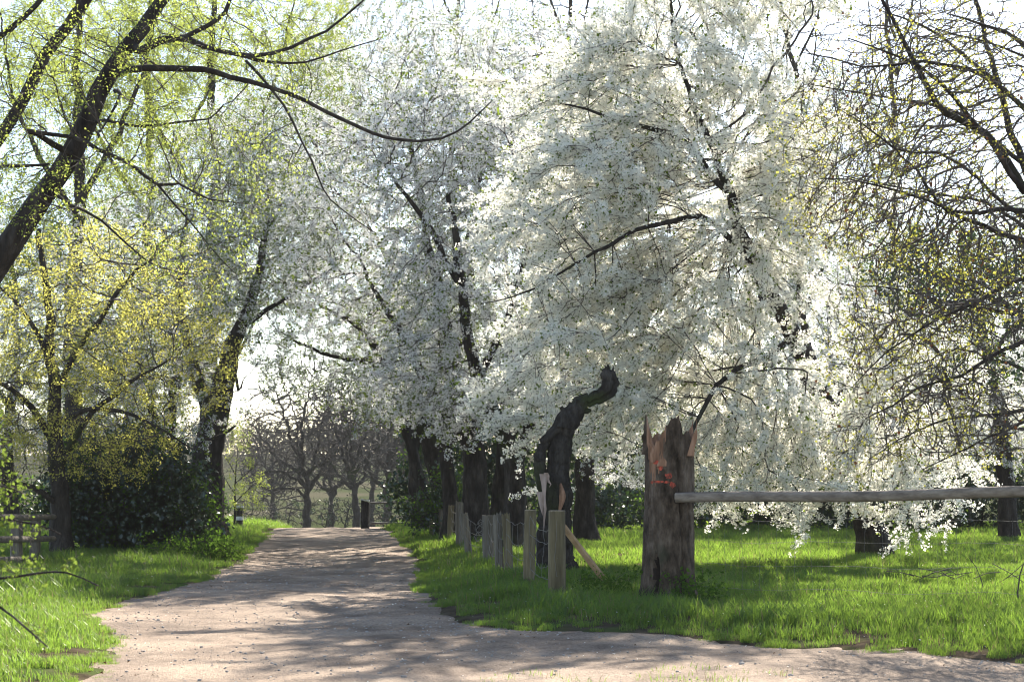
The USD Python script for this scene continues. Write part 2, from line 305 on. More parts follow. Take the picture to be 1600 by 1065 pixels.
def grass_patch(seed, n=170, rad=0.28, h=0.135, wid=0.0045, lean=0.6, dry=0.07):
    rng = np.random.default_rng(seed)
    a, rr = rng.uniform(0, 2 * np.pi, n), rad * np.sqrt(rng.uniform(0, 1, n))
    base = np.stack([rr * np.cos(a), rr * np.sin(a), np.full(n, -0.03)], 1)
    hh = h * rng.uniform(0.45, 1.25, n); da = rng.uniform(0, 2 * np.pi, n); ln = lean * rng.uniform(0.1, 1.0, n) * hh
    d = np.stack([np.cos(da), np.sin(da), 0 * da], 1); wv = np.stack([-np.sin(da), np.cos(da), 0 * da], 1) * (wid * rng.uniform(0.6, 1.3, n))[:, None]
    mid = base + d * (ln * 0.35)[:, None]; mid[:, 2] += hh * 0.6
    tip = base + d * (ln * 1.3)[:, None]; tip[:, 2] += hh
    v = np.stack([base - wv, base + wv, mid - wv * 0.8, mid + wv * 0.8, tip], 1)
    f = np.array([(0, 1, 3), (0, 3, 2), (2, 3, 4)])
    nd = int(n * dry); out = []
    for nm, s, m in (('blades', slice(nd, n), 'grass'), ('dry_blades', slice(0, nd), 'straw')):
        vv = v[s]
        if len(vv): out.append((nm, (vv.reshape(-1, 3), (f[None] + (np.arange(len(vv)) * 5)[:, None, None]).reshape(-1, 3)), M[m]))
    return out

def rosette(seed):
    r = np.random.default_rng(seed); n = 9; a = r.uniform(0, 6.28, n); el = r.uniform(0.15, 0.8, n)
    d = np.stack([np.cos(a) * np.cos(el), np.sin(a) * np.cos(el), np.sin(el)], 1); s = np.stack([-np.sin(a), np.cos(a), 0 * a], 1)
    return [('leaves', scatter_unit(*leaf_unit(0.28, 0.1), np.stack([d, s, np.cross(d, s)], 2), r.uniform(0.06, 0.13, n), np.zeros((n, 3))), M['herb'])]
# ------------------------------------------------------------------ trees
def catmull(pts, rad, step):
    pts = np.asarray(pts, float); rad = np.asarray(rad, float)
    if len(pts) == 2: pts = np.vstack([pts[0], pts.mean(0), pts[1]]); rad = np.array([rad[0], rad.mean(), rad[-1]])
    p = np.vstack([2 * pts[0] - pts[1], pts, 2 * pts[-1] - pts[-2]])
    out, ro = [], []
    for i in range(1, len(p) - 2):
        n = max(2, int(np.linalg.norm(p[i + 1] - p[i]) / step)); t = np.arange(n)[:, None] / n
        a, b, c, d = p[i - 1], p[i], p[i + 1], p[i + 2]
        out.append(0.5 * (2 * b + (c - a) * t + (2 * a - 5 * b + 4 * c - d) * t ** 2 + (3 * b - a - 3 * c + d) * t ** 3))
        ro.append(rad[i - 1] + (rad[i] - rad[i - 1]) * t[:, 0])
    return np.vstack(out + [pts[-1:]]), np.concatenate(ro + [rad[-1:]])
def bark_tube(pts, rad, sides=12, amp=0.16, seed=0, flare=0.0, cap=True):
    """a limb with ridged bark; pts and rad already fine"""
    p = np.asarray(pts, float); n = len(p)
    t = np.gradient(p, axis=0); t /= np.linalg.norm(t, axis=1, keepdims=True)
    a = np.zeros_like(p); u = np.cross(t[0], [0.3, 1, 0.1]); a[0] = u / np.linalg.norm(u)
    for i in range(1, n):
        u = a[i - 1] - t[i] * (a[i - 1] @ t[i]); a[i] = u / np.linalg.norm(u)
    b = np.cross(t, a); an = np.arange(sides) * 2 * np.pi / sides
    s = np.concatenate([[0], np.cumsum(np.linalg.norm(np.diff(p, axis=0), axis=1))])
    A, S = np.meshgrid(an, s); q = np.stack([np.cos(A) * 2.2, np.sin(A) * 2.2, S * 0.9], -1)
    big = meshkit.noise(q * 0.7, seed) - 0.5; fine = meshkit.noise(q * np.array([3.0, 3.0, 1.6]), seed + 3) - 0.5 + 0.5 * (meshkit.noise(q * np.array([6.5, 6.5, 6.0]), seed + 4) - 0.5)
    k = 1 + amp * (1.6 * big + 0.9 * fine)
    if flare: k = k * (1 + flare * np.exp(-S / 0.35) * (1 + 0.5 * np.sin(A * 5 + seed)))
    r = np.asarray(rad)[:, None] * k
    v = p[:, None] + r[..., None] * (np.cos(A)[..., None] * a[:, None] + np.sin(A)[..., None] * b[:, None])
    v = v.reshape(-1, 3); i, j = np.meshgrid(np.arange(n - 1), np.arange(sides), indexing='ij')
    qd = np.stack([i * sides + j, i * sides + (j + 1) % sides, (i + 1) * sides + (j + 1) % sides, (i + 1) * sides + j], -1).reshape(-1, 4)
    f = [qd[:, [0, 1, 2]], qd[:, [0, 2, 3]]]
    if cap:
        v = np.vstack([v, p[-1] + t[-1] * rad[-1] * 0.6]); m = (n - 1) * sides
        f.append(np.array([(m + k, m + (k + 1) % sides, len(v) - 1) for k in range(sides)]))
    return v, np.vstack(f)
def colonize(nodes, parent, attr, step, kill, iters=110, gravity=0.0, jit=0.25, rng=None, max_nodes=9000, infl=3.0):
    P_, par = list(map(tuple, nodes)), list(parent); A = np.asarray(attr, float)
    for it in range(iters):
        if not len(A) or len(P_) > max_nodes: break
        N = np.array(P_); tr = cKDTree(N)
        d, k = tr.query(A)
        A, kk, dd = A[d > kill], k[d > kill], d[d > kill]
        if not len(A): break
        use = dd < max(infl, dd.min() * 1.2)
        dirs = np.zeros_like(N); v = (A[use] - N[kk[use]]) / dd[use][:, None]
        np.add.at(dirs, kk[use], v); on_ = np.unique(kk[use]); g_ = dirs[on_]
        g_ = g_ / (np.linalg.norm(g_, axis=1, keepdims=True) + 1e-9) + rng.normal(0, jit, g_.shape) + np.array([0, 0, gravity])
        g_ /= np.linalg.norm(g_, axis=1, keepdims=True)
        new = N[on_] + g_ * step
        ok = tr.query(new)[0] > 0.45 * step
        if not ok.any(): 
            A = A[rng.uniform(size=len(A)) > 0.3]; continue
        P_ += list(map(tuple, new[ok])); par += list(on_[ok])
    return np.array(P_), np.array(par)
def twig_mesh(N, par, r, first, sides=3, r_lo=0.0, r_hi=9.0):
    """tubes for all grown segments (child index >= first) with radius in the range"""
    n = len(N); c = np.arange(n); seg = c[(c >= first) & (par >= 0) & (r >= r_lo) & (r < r_hi)]
    if not len(seg): return None
    main = np.full(n, -1); order = np.argsort(r)                   # last write wins: the thickest child
    kids = order[(par[order] >= 0)]; main[par[kids]] = kids
    d = np.zeros_like(N); h = par >= 0; d[h] = N[h] - N[par[h]]; d[h] /= np.linalg.norm(d[h], axis=1, keepdims=True) + 1e-9
    nd = d.copy(); mk = main >= 0; nd[mk] = d[mk] + d[main[mk]]; nd /= np.linalg.norm(nd, axis=1, keepdims=True) + 1e-9
    ps = par[seg]; cont = (main[ps] == seg) & (ps >= first)
    d0 = np.where(cont[:, None], nd[ps], d[seg]); r0 = np.where(cont, np.minimum(r[ps], r[seg] * 1.5), r[seg] * 1.05); d1 = nd[seg]; r1 = r[seg].copy(); r1[main[seg] < 0] *= 0.4
    an = np.arange(sides) * 2 * np.pi / sides; ref = np.array([0.41, 0.23, 0.31])
    def ring(c_, d_, r_):
        a = np.cross(d_, ref); a /= np.linalg.norm(a, axis=1, keepdims=True) + 1e-9; b = np.cross(d_, a)
        return c_[:, None] + r_[:, None, None] * (np.cos(an)[None, :, None] * a[:, None] + np.sin(an)[None, :, None] * b[:, None])
    v = np.concatenate([ring(N[ps], d0, r0), ring(N[seg], d1, r1)], 1)
    f = []
    for k in range(sides):
        k2 = (k + 1) % sides; f += [(k, k2, sides + k2), (k, sides + k2, sides + k)]
    f = (np.array(f)[None] + (np.arange(len(seg)) * 2 * sides)[:, None, None]).reshape(-1, 3)
    return v.reshape(-1, 3), f
def blob(px, py, rx, ry, D, rd=None):
    s = D / FPX; return P(px, py, D), np.array([rx * s, rd if rd is not None else 0.8 * rx * s, ry * s])
def in_blobs(blobs, n, rng):
    vol = np.array([np.prod(b[1]) ** 0.8 for b in blobs]); k = rng.choice(len(blobs), n, p=vol / vol.sum())
    d = rng.normal(size=(n, 3)); d /= np.linalg.norm(d, axis=1, keepdims=True); d *= rng.uniform(0.05, 1, (n, 1)) ** (1 / 2.4)
    return np.array([blobs[i][0] for i in k]) + d * np.array([blobs[i][1] for i in k])
def tree(name, label, cat, limbs, blobs, seed, n_attr=1200, step=0.22, kill=0.32, foliage=None, fname='blossom', density=1.0, rmax=0.012, droop=0.0, r_tip=0.0045, expo=2.4,
         bark='bark', twig='twig', gravity=0.0, jit=0.25, sides=12, amp=0.16, flare=0.35, group=None, fscale=(0.75, 1.25), mix=(0.9, 0.5), base=None, max_nodes=9000, extra=None, lowz=None, plumes=(), kink=0.05, skip=2):
    """limbs: [(points, r0, r1)], the first the trunk; blobs: where the crown is; foliage: prototypes"""
    n_attr, kill, step = int(n_attr * DENS), kill * 0.62, step * 0.8
    rng = np.random.default_rng(seed)
    root = thing(name, label, cat, base if base is not None else limbs[0][0][0], group)
    nodes, par, rr = [], [], []
    for li, (pts, r0, r1) in enumerate(limbs):
        rad = np.interp(np.linspace(0, 1, len(pts)), [0, 1], [r0, r1]) if np.ndim(r0) == 0 else np.asarray(r0)
        fp, fr = catmull(pts, rad, 0.12 if max(rad) > 0.08 else 0.2)
        wob = lambda q, a_=kink: q + a_ * 2 * (np.stack([meshkit.noise(q * 1.7, seed + 7 + k_) for k_ in range(3)], -1) - 0.5) + a_ * (np.stack([meshkit.noise(q * 5, seed + 17 + k_) for k_ in range(3)], -1) - 0.5)
        fp = wob(fp)
        obj('trunk' if li == 0 else 'limb', bark_tube(fp, fr, sides if max(rad) > 0.08 else 8, amp, seed + li, flare if li == 0 else 0.0), M[bark], root, smooth=True)
        cp, cr = catmull(pts, rad, step * 1.6); cp = wob(cp)
        if li == 0: prev = -1
        else: prev = int(np.argmin(np.linalg.norm(np.array(nodes) - cp[0], axis=1)))
        for q, r_ in zip(cp, cr):
            nodes.append(q); par.append(prev); rr.append(r_); prev = len(nodes) - 1
    first = len(nodes)
    for q in plumes:                                              # long shoots of the crown, grown from the nearest limb
        q, _ = catmull(q, np.ones(len(q)), step); prev = int(np.argmin(np.linalg.norm(np.array(nodes[:first]) - q[0], axis=1)))
        gap = np.array(nodes[prev]); d0 = np.linalg.norm(q[0] - gap); pre = [gap + (q[0] - gap) * u for u in np.arange(1, int(d0 / step)) / max(1, int(d0 / step))]
        for w in list(pre) + list(q): nodes.append(w); par.append(prev); rr.append(0.0); prev = len(nodes) - 1
    attr = in_blobs(blobs, n_attr, rng)
    if lowz is not None: attr = attr[attr[:, 2] > lowz]
    # growth starts from the upper part of the limbs only
    N, pa = colonize(nodes, par, attr, step, kill, rng=rng, gravity=gravity, jit=jit, max_nodes=max_nodes)
    # smooth the grown twigs a little
    for _ in range(2):
        kid = np.zeros_like(N); cnt = np.zeros(len(N)); np.add.at(kid, pa[1:], N[1:]); np.add.at(cnt, pa[1:], 1)
        s = (np.arange(len(N)) >= first) & (cnt > 0); N[s] = 0.5 * N[s] + 0.25 * N[pa[s]] + 0.25 * kid[s] / cnt[s][:, None]
    r = np.zeros(len(N)); r[:first] = np.array(rr[:first]); acc = np.zeros(len(N))
    for i in range(len(N) - 1, first - 1, -1):
        r[i] = max(acc[i], r_tip ** expo) ** (1 / expo)
        if pa[i] >= first: acc[pa[i]] += r[i] ** expo
    for i in range(first, len(N)):
        r[i] = min(r[i], 0.75 * r[pa[i]] if pa[i] < first else r[pa[i]])
    tw = [m for m in (twig_mesh(N, pa, r, first, 3, 0, 0.014), twig_mesh(N, pa, r, first, 5, 0.014, 9)) if m is not None]
    if tw: obj('twigs', join(tw), M[twig], root, kind='stuff')
    if foliage:
        dep = np.zeros(len(N), int)
        for i in range(first, len(N)): dep[i] = dep[pa[i]] + 1
        idx = np.arange(first, len(N)); idx = idx[(r[idx] < rmax) & (dep[idx] > skip)]
        cnt = rng.poisson(density, len(idx)); src = np.repeat(idx, cnt)
        if len(src):
            u = rng.uniform(size=(len(src), 1)); pos = N[src] * u + N[pa[src]] * (1 - u)
            d = N[src] - N[pa[src]]; d /= np.linalg.norm(d, axis=1, keepdims=True) + 1e-9
            rd = rng.normal(size=d.shape); rd /= np.linalg.norm(rd, axis=1, keepdims=True)
            d = mix[0] * d + mix[1] * rd + np.array([0, 0, -droop])
            if extra is not None: d = d + np.asarray(extra)
            q = quats(d, rng)
            instancer(fname, root, foliage, pos, q, rng.uniform(*fscale, len(src)), rng.integers(0, len(foliage), len(src)))
        print(name, 'nodes', len(N), 'sprays', len(src))
    return root, N, pa, r

NEAR_BLOSSOM = [blossom_spray(100 + k, 0.58, 125, 0.0145, True, 6, spread=0.042) for k in range(6)]
MID_BLOSSOM = [blossom_spray(120 + k, 0.56, 92, 0.0168, False, 9, 'petal2', spread=0.045) for k in range(6)]
GREENER = [blossom_spray(140 + k, 0.52, 68, 0.0168, False, 20, 'petal2', spread=0.045) for k in range(6)]
LIME = [leaf_spray(160 + k, 0.40, 28, 0.042, 'lime', clump=7, w=0.36) for k in range(4)]
YELLOW = [leaf_spray(170 + k, 0.34, 25, 0.033, 'yellow', clump=5, w=0.36) for k in range(4)]
BUDS = [leaf_spray(180 + k, 0.30, 9, 0.026, 'bud', clump=4) for k in range(4)] + [leaf_spray(190, 0.30, 3, 0.035, 'rusty', clump=1) + leaf_spray(192, 0.3, 5, 0.024, 'bud', clump=2)[:0]]
IVY = [leaf_spray(200 + k, 0.38, 26, 0.075, 'ivy', spread=0.08, w=0.5) for k in range(4)] + [leaf_spray(204, 0.38, 22, 0.06, 'herb', spread=0.08)]
HERB = [leaf_spray(210 + k, 0.30, 20, 0.055, 'herb', spread=0.05) for k in range(4)]
DENS = 4.0
def pts(*a): return [P(*q) for q in a]
def trunk(px, D, *a): return [on(px, D)] + [P(*q) for q in a]

#TREES
# --- the big white cherry behind the stump
D = 27.0
PL = np.random.default_rng(5); plumes = []
for k in range(150):
    a_ = PL.uniform(0, 2 * math.pi); u_ = PL.uniform(0.15, 1.0); cx_, cy_ = 1115 + 95 * u_ * math.cos(a_), 330 + 190 * u_ * math.sin(a_)
    o_ = P(cx_, cy_, D + PL.uniform(-1.0, 0.8)); d_ = np.array([math.cos(a_) * 1.0 - 0.25, PL.normal(-0.25, 0.5), -math.sin(a_) * 0.75 + 0.15]); d_ /= np.linalg.norm(d_)
    L_ = PL.uniform(1.1, 2.5) * (1.25 if math.cos(a_) < -0.3 else 1.0); t_ = np.linspace(0, 1, 6)[:, None]
    plumes.append(o_ + d_ * L_ * t_ + np.array([0, 0, -1.0]) * (0.28 * L_) * t_ ** 2 + PL.normal(0, 0.05, (6, 3)) * t_)
for k in range(75):                                               # bright plumes reaching left, layer over layer
    u_ = PL.uniform(0, 1) ** 1.4; lay_ = PL.choice([90, 190, 270, 345, 430, 520, 590]); o_ = P(1060 - 210 * u_, lay_ + 70 * u_ + PL.normal(0, 14), 25.9 - 0.8 * u_ + PL.normal(0, 0.4)); L_ = PL.uniform(0.6, 1.5); t_ = np.linspace(0, 1, 6)[:, None]
    d_ = np.array([-1.0, PL.normal(-0.1, 0.4), PL.normal(0.05, 0.38)]); d_ /= np.linalg.norm(d_)
    plumes.append(o_ + d_ * L_ * t_ + np.array([0, 0, -0.3 * L_]) * t_ ** 2)
for k in range(44):                                               # shoots that hang over the meadow
    px_, py_ = PL.uniform(1060, 1510), PL.uniform(500, 690); o_ = P(px_, py_, D - 0.6 + PL.uniform(-1.3, 1.0)); L_ = PL.uniform(0.4, 1.5); t_ = np.linspace(0, 1, 6)[:, None]
    e_ = o_ + np.array([PL.normal(0, 0.25), PL.normal(0, 0.2), -L_]) * t_ + np.array([PL.normal(0, 0.5), 0, 0.5]) * (t_ - t_ ** 2)
    plumes.append(e_[e_[:, 2] > 0.55] if (e_[:, 2] > 0.55).sum() > 2 else e_[:3])
tree('blossoming_cherry', 'tall white blossoming cherry with dark leaning trunk behind the stump and rail', 'tree',
     [(trunk(1366, 28.5, (1352, 800, 28.4), (1310, 690, 28.2), (1265, 575, 28), (1222, 490, 27.5), (1178, 410, 27), (1120, 250, 26.5), (1065, 100, 26.5), (1035, -60, 26.5)), [0.27, 0.24, 0.20, 0.17, 0.135, 0.095, 0.055, 0.03, 0.016], None),
      (pts((1190, 430, 27), (1130, 360, 26.3), (1075, 338, 25.8), (1010, 352, 25.4), (930, 395, 25.0), (840, 450, 24.8), (750, 475, 24.8)), 0.06, 0.006),
      (pts((1150, 320, 26.7), (1060, 215, 26.0), (960, 190, 25.6), (880, 160, 25.4)), 0.06, 0.012),
      (pts((1240, 530, 27.8), (1190, 560, 26.6), (1120, 600, 25.8), (1080, 680, 25.4), (1060, 760, 25.2)), 0.06, 0.012),
      (pts((1300, 670, 28.2), (1340, 560, 27.5), (1400, 520, 26.8), (1470, 560, 26.3), (1500, 700, 26.0), (1516, 815, 25.9)), 0.06, 0.01),
      (pts((1265, 580, 28), (1250, 440, 28.6), (1260, 300, 29), (1230, 200, 29)), 0.07, 0.012)],
     [blob(1060, 110, 140, 170, D, 2.2), blob(1090, 330, 210, 150, D, 2.4), blob(930, 300, 150, 110, D - 1.5, 1.6), blob(920, 520, 130, 70, D - 1, 1.5), blob(950, 120, 90, 90, D - 0.5, 1.4), blob(860, 440, 130, 45, D - 2, 1.0), blob(1080, 520, 190, 120, D, 2.2),
      blob(1180, 640, 150, 100, D - 0.5, 2.0), blob(1090, 720, 70, 90, D - 1, 1.2), blob(1250, 720, 170, 100, D - 0.5, 2.0), blob(1440, 740, 100, 90, D - 1, 1.2), blob(980, 640, 90, 70, D - 1, 1.2), blob(1200, 250, 90, 170, D, 1.8), blob(1060, -80, 150, 110, D, 2.0), blob(1220, -50, 120, 110, D + 0.5, 2.0)],
     seed=11, plumes=plumes, n_attr=1500, step=0.24, kill=0.36, foliage=NEAR_BLOSSOM, density=0.95, rmax=0.014, droop=0.15, extra=(-0.25, -0.12, 0), sides=14)
# --- blossoming cherries along the right of the track
row = 'old cherries along the right of the track'
tree('blossoming_cherry', 'straight dark cherry trunk standing between the gnarled broken tree and the stump', 'tree',
     [(trunk(915, 36, (912, 700, 36), (905, 560, 36), (890, 420, 36), (900, 250, 36), (880, 90, 36)), 0.24, 0.04), (pts((905, 560, 36), (960, 470, 35.5), (1010, 380, 35)), 0.09, 0.02), (pts((895, 450, 36), (830, 340, 35.5), (800, 230, 35)), 0.09, 0.02)],
     [blob(900, 250, 190, 200, 36, 2.4), blob(820, 130, 120, 120, 36, 2), blob(900, 600, 130, 110, 35.5, 1.8), blob(970, 690, 80, 80, 35.5, 1.4)], seed=12, n_attr=1300, step=0.28, kill=0.4, foliage=MID_BLOSSOM, density=0.58, rmax=0.014, droop=0.1, group=row)
tree('blossoming_cherry', 'forked cherry behind the round fence posts with limbs reaching right', 'tree',
     [(trunk(810, 31.5, (806, 800, 31.5), (800, 715, 31.5), (770, 640, 31.3), (735, 560, 31), (720, 430, 31), (700, 300, 31)), [0.23, 0.20, 0.18, 0.14, 0.11, 0.08, 0.04], None),
      (pts((803, 730, 31.5), (835, 650, 31.3), (880, 600, 31), (930, 560, 30.5)), 0.13, 0.03), (pts((745, 590, 31), (800, 480, 30.6), (830, 360, 30.4), (850, 250, 30.4)), 0.08, 0.02), (pts((722, 450, 31), (660, 340, 30.6), (600, 260, 30.4)), 0.07, 0.02)],
     [blob(760, 420, 170, 150, 31, 2.2), blob(700, 250, 150, 130, 31, 2.2), blob(840, 610, 110, 75, 30.5, 1.4), blob(740, 610, 130, 85, 31, 1.6), blob(660, 570, 100, 80, 31, 1.6)], seed=13, n_attr=1500, step=0.26, kill=0.36, foliage=MID_BLOSSOM, density=0.6, rmax=0.014, droop=0.1, group=None)
tree('blossoming_cherry', 'thickest dark cherry trunk in the row right of the track', 'tree',
     [(trunk(742, 34, (742, 800, 34), (738, 700, 34), (712, 600, 34), (690, 480, 33.5), (660, 330, 33), (640, 200, 33)), [0.31, 0.27, 0.23, 0.16, 0.12, 0.08, 0.04], None),
      (pts((738, 690, 34), (690, 640, 34), (650, 560, 33.6), (600, 480, 33.4), (560, 400, 33.2)), 0.14, 0.03), (pts((705, 580, 34), (730, 470, 33.4), (735, 350, 33), (760, 240, 33)), 0.11, 0.02)],
     [blob(620, 300, 200, 170, 33, 2.4), blob(560, 440, 130, 110, 33, 2), blob(680, 140, 150, 130, 33, 2), blob(660, 460, 120, 110, 33, 2), blob(680, 600, 110, 70, 33, 1.6)], seed=14, n_attr=1600, step=0.28, kill=0.4, foliage=MID_BLOSSOM, density=0.6, rmax=0.014, droop=0.1)
tree('blossoming_cherry', 'cherry of several slanting stems arching left over the track', 'tree',
     [(trunk(700, 40, (690, 790, 40), (672, 700, 40), (640, 620, 39.6), (598, 560, 39.2), (560, 510, 38.8), (500, 480, 38.6)), [0.24, 0.22, 0.18, 0.14, 0.11, 0.07, 0.03], None),
      (pts((684, 760, 40), (655, 640, 40), (650, 540, 39.6), (620, 430, 39.4), (560, 330, 39.2)), 0.15, 0.03), (pts((676, 720, 40), (690, 620, 39.8), (690, 500, 39.6), (650, 380, 39.6)), 0.14, 0.03), (pts((600, 565, 39.2), (540, 560, 38.8), (480, 540, 38.4), (440, 520, 38.2)), 0.07, 0.015)],
     [blob(560, 500, 150, 80, 39, 2), blob(530, 590, 100, 45, 38.6, 1.4), blob(590, 620, 80, 50, 38.6, 1.4), blob(490, 560, 70, 45, 38.4, 1.2), blob(480, 380, 130, 130, 39, 2.4), blob(600, 400, 140, 120, 39, 2), blob(440, 250, 130, 130, 39, 2), blob(520, 180, 130, 130, 39, 2.4), blob(450, 520, 70, 40, 38.6, 1.2)], seed=15, n_attr=1700, step=0.3, kill=0.42, foliage=GREENER, density=0.7, rmax=0.014, droop=0.05)
tree('blossoming_cherry', 'slender greener cherry farthest along the right side of the track', 'tree',
     [(trunk(655, 47, (648, 760, 47), (640, 680, 47), (615, 600, 46.6), (600, 500, 46.6)), 0.18, 0.05), (pts((645, 720, 47), (665, 620, 46.6), (660, 520, 46.6)), 0.10, 0.03)],
     [blob(610, 580, 110, 60, 46.5, 2), blob(640, 500, 100, 90, 46.5, 2)], seed=16, n_attr=700, step=0.34, kill=0.46, foliage=GREENER, density=0.9, rmax=0.014)
for px, Dd, ln, lab, sd in ((778, 35.5, 12, 'slender dark cherry squeezed between the forked and the thickest trunk', 17), (706, 36.5, -14, 'slim dark cherry just left of the thickest trunk in the row', 18), (672, 43, -40, 'thin slanting cherry stem beside the green verge bush', 19)):
    tree('blossoming_cherry', lab, 'tree', [(trunk(px, Dd, (px + ln * 0.2, 790, Dd), (px + ln * 0.7, 700, Dd), (px + ln * 1.3, 620, Dd), (px + ln * 1.6, 520, Dd)), [0.19, 0.17, 0.14, 0.10, 0.05], None), (pts((px + ln * 0.7, 700, Dd), (px + ln * 0.7 + 40, 640, Dd), (px + ln + 70, 570, Dd)), 0.08, 0.02), (pts((px + ln * 0.9, 670, Dd), (px + ln * 0.9 - 40, 610, Dd), (px + ln - 60, 540, Dd)), 0.07, 0.02)],
         [blob(px + ln, 600, 90, 70, Dd, 1.4), blob(px + ln * 1.5, 520, 100, 80, Dd, 1.6)], seed=sd, n_attr=500, step=0.28, kill=0.42, foliage=GREENER, density=0.7, rmax=0.014)
# --- left of the track
tree('blossoming_cherry', 'big old dark cherry trunk on the left edge of the track', 'tree',
     [(trunk(322, 37, (324, 790, 37), (325, 720, 37), (335, 650, 37), (352, 590, 36.8), (372, 520, 36.6), (400, 450, 36.4), (420, 350, 36.4)), [0.40, 0.36, 0.34, 0.28, 0.22, 0.16, 0.11, 0.05], None),
      (pts((333, 660, 37), (300, 560, 36.6), (280, 460, 36.4), (290, 340, 36.4)), 0.17, 0.03), (pts((350, 600, 36.8), (365, 580, 36.4), (372, 610, 36.2), (380, 595, 36.1)), 0.06, 0.015),
      (pts((378, 510, 36.6), (440, 470, 36.2), (490, 440, 36), (520, 420, 36)), 0.06, 0.012), (pts((335, 690, 37), (352, 676, 36.6), (366, 664, 36.4)), 0.05, 0.02)],
     [blob(340, 420, 130, 150, 36.5, 2.2), blob(420, 380, 110, 130, 36.5, 2), blob(260, 520, 110, 100, 36.5, 2), blob(330, 580, 60, 70, 36.2, 1.2), blob(460, 450, 70, 50, 36.2, 1.2), blob(300, 660, 60, 50, 36, 1), blob(360, 280, 130, 100, 36.5, 2), blob(420, 560, 40, 60, 36.2, 1.0), blob(240, 380, 120, 100, 36.5, 2)], seed=21, n_attr=1700, step=0.28, kill=0.4, foliage=GREENER, density=0.8, rmax=0.014, droop=0.1)
tree('blossoming_cherry', 'cherry with two thin dark stems left of the big old trunk', 'tree',
     [(trunk(262, 40, (262, 740, 40), (268, 640, 40), (280, 560, 40), (250, 470, 40), (230, 350, 40)), 0.22, 0.04), (pts((264, 720, 40), (240, 650, 39.8), (225, 560, 39.6), (180, 460, 39.4)), 0.13, 0.03)],
     [blob(200, 460, 170, 130, 39.5, 2.2), blob(120, 520, 120, 100, 39.5, 2), blob(240, 580, 100, 80, 39.5, 1.6)], seed=22, n_attr=1100, step=0.3, kill=0.44, foliage=GREENER, density=0.75, rmax=0.014, droop=0.1)
tree('field_maple', 'yellow leaved maple with a slim dark trunk beside the wooden fence', 'tree',
     [(trunk(98, 29, (95, 800, 29), (90, 700, 29), (82, 600, 29), (75, 480, 29), (60, 360, 29)), 0.19, 0.04),
      (pts((92, 740, 29), (130, 660, 28.6), (200, 600, 28.2), (270, 560, 28)), 0.07, 0.012), (pts((90, 690, 29), (50, 640, 28.6), (0, 600, 28.2), (-60, 580, 28)), 0.07, 0.012), (pts((83, 610, 29), (140, 520, 28.6), (200, 440, 28.4), (260, 380, 28.2)), 0.06, 0.012),
      (pts((96, 790, 29), (50, 760, 28.6), (0, 750, 28.3), (-60, 750, 28)), 0.06, 0.012), (pts((88, 660, 29), (150, 640, 28.4), (230, 660, 28), (300, 700, 27.8)), 0.05, 0.01), (pts((80, 560, 29), (30, 480, 28.6), (-20, 430, 28.4)), 0.05, 0.012)],
     [blob(90, 560, 190, 130, 28.5, 2.2), blob(230, 560, 150, 110, 28.2, 1.8), blob(180, 440, 170, 100, 28.5, 2), blob(120, 680, 170, 70, 28.3, 1.8), blob(40, 640, 110, 120, 28.3, 1.8)], seed=23, n_attr=1900, step=0.22, kill=0.3, foliage=YELLOW, fname='foliage', density=0.75, rmax=0.008, droop=0.1)
for k, (px, Dd, top, lab, bl, sd) in enumerate([
    (330, 52, -80, 'tall leafy tree with fresh yellow green crown behind the left cherries', [(330, 120, 180, 190), (440, 40, 120, 150), (290, 310, 150, 110), (480, 160, 80, 110)], 31),
    (120, 46, -120, 'leafy spring green tree behind the maple at the far left', [(90, 200, 170, 190), (180, 60, 170, 150), (20, 350, 120, 120)], 32),
    (230, 60, -100, 'leafy tree between the two other spring green crowns at the upper left, farthest back', [(200, 180, 150, 160), (260, 20, 150, 110), (60, 60, 130, 120)], 33)]):
    tree('leafy_tree', lab, 'tree', [(trunk(px, Dd, (px - 8, 500, Dd), (px + 6, 300, Dd), (px, 100, Dd), (px + 10, top, Dd)), 0.26, 0.05),
         (pts((px + 5, 320, Dd), (px + 90, 150, Dd), (px + 130, 0, Dd)), 0.09, 0.02), (pts((px, 340, Dd), (px - 90, 180, Dd), (px - 120, 20, Dd)), 0.09, 0.02)],
         [blob(*b, Dd, 2.6) for b in bl], seed=sd, n_attr=1300, step=0.36, kill=0.5, foliage=LIME, fname='foliage', density=1.15, rmax=0.012, fscale=(1.0, 1.5), droop=0.2)
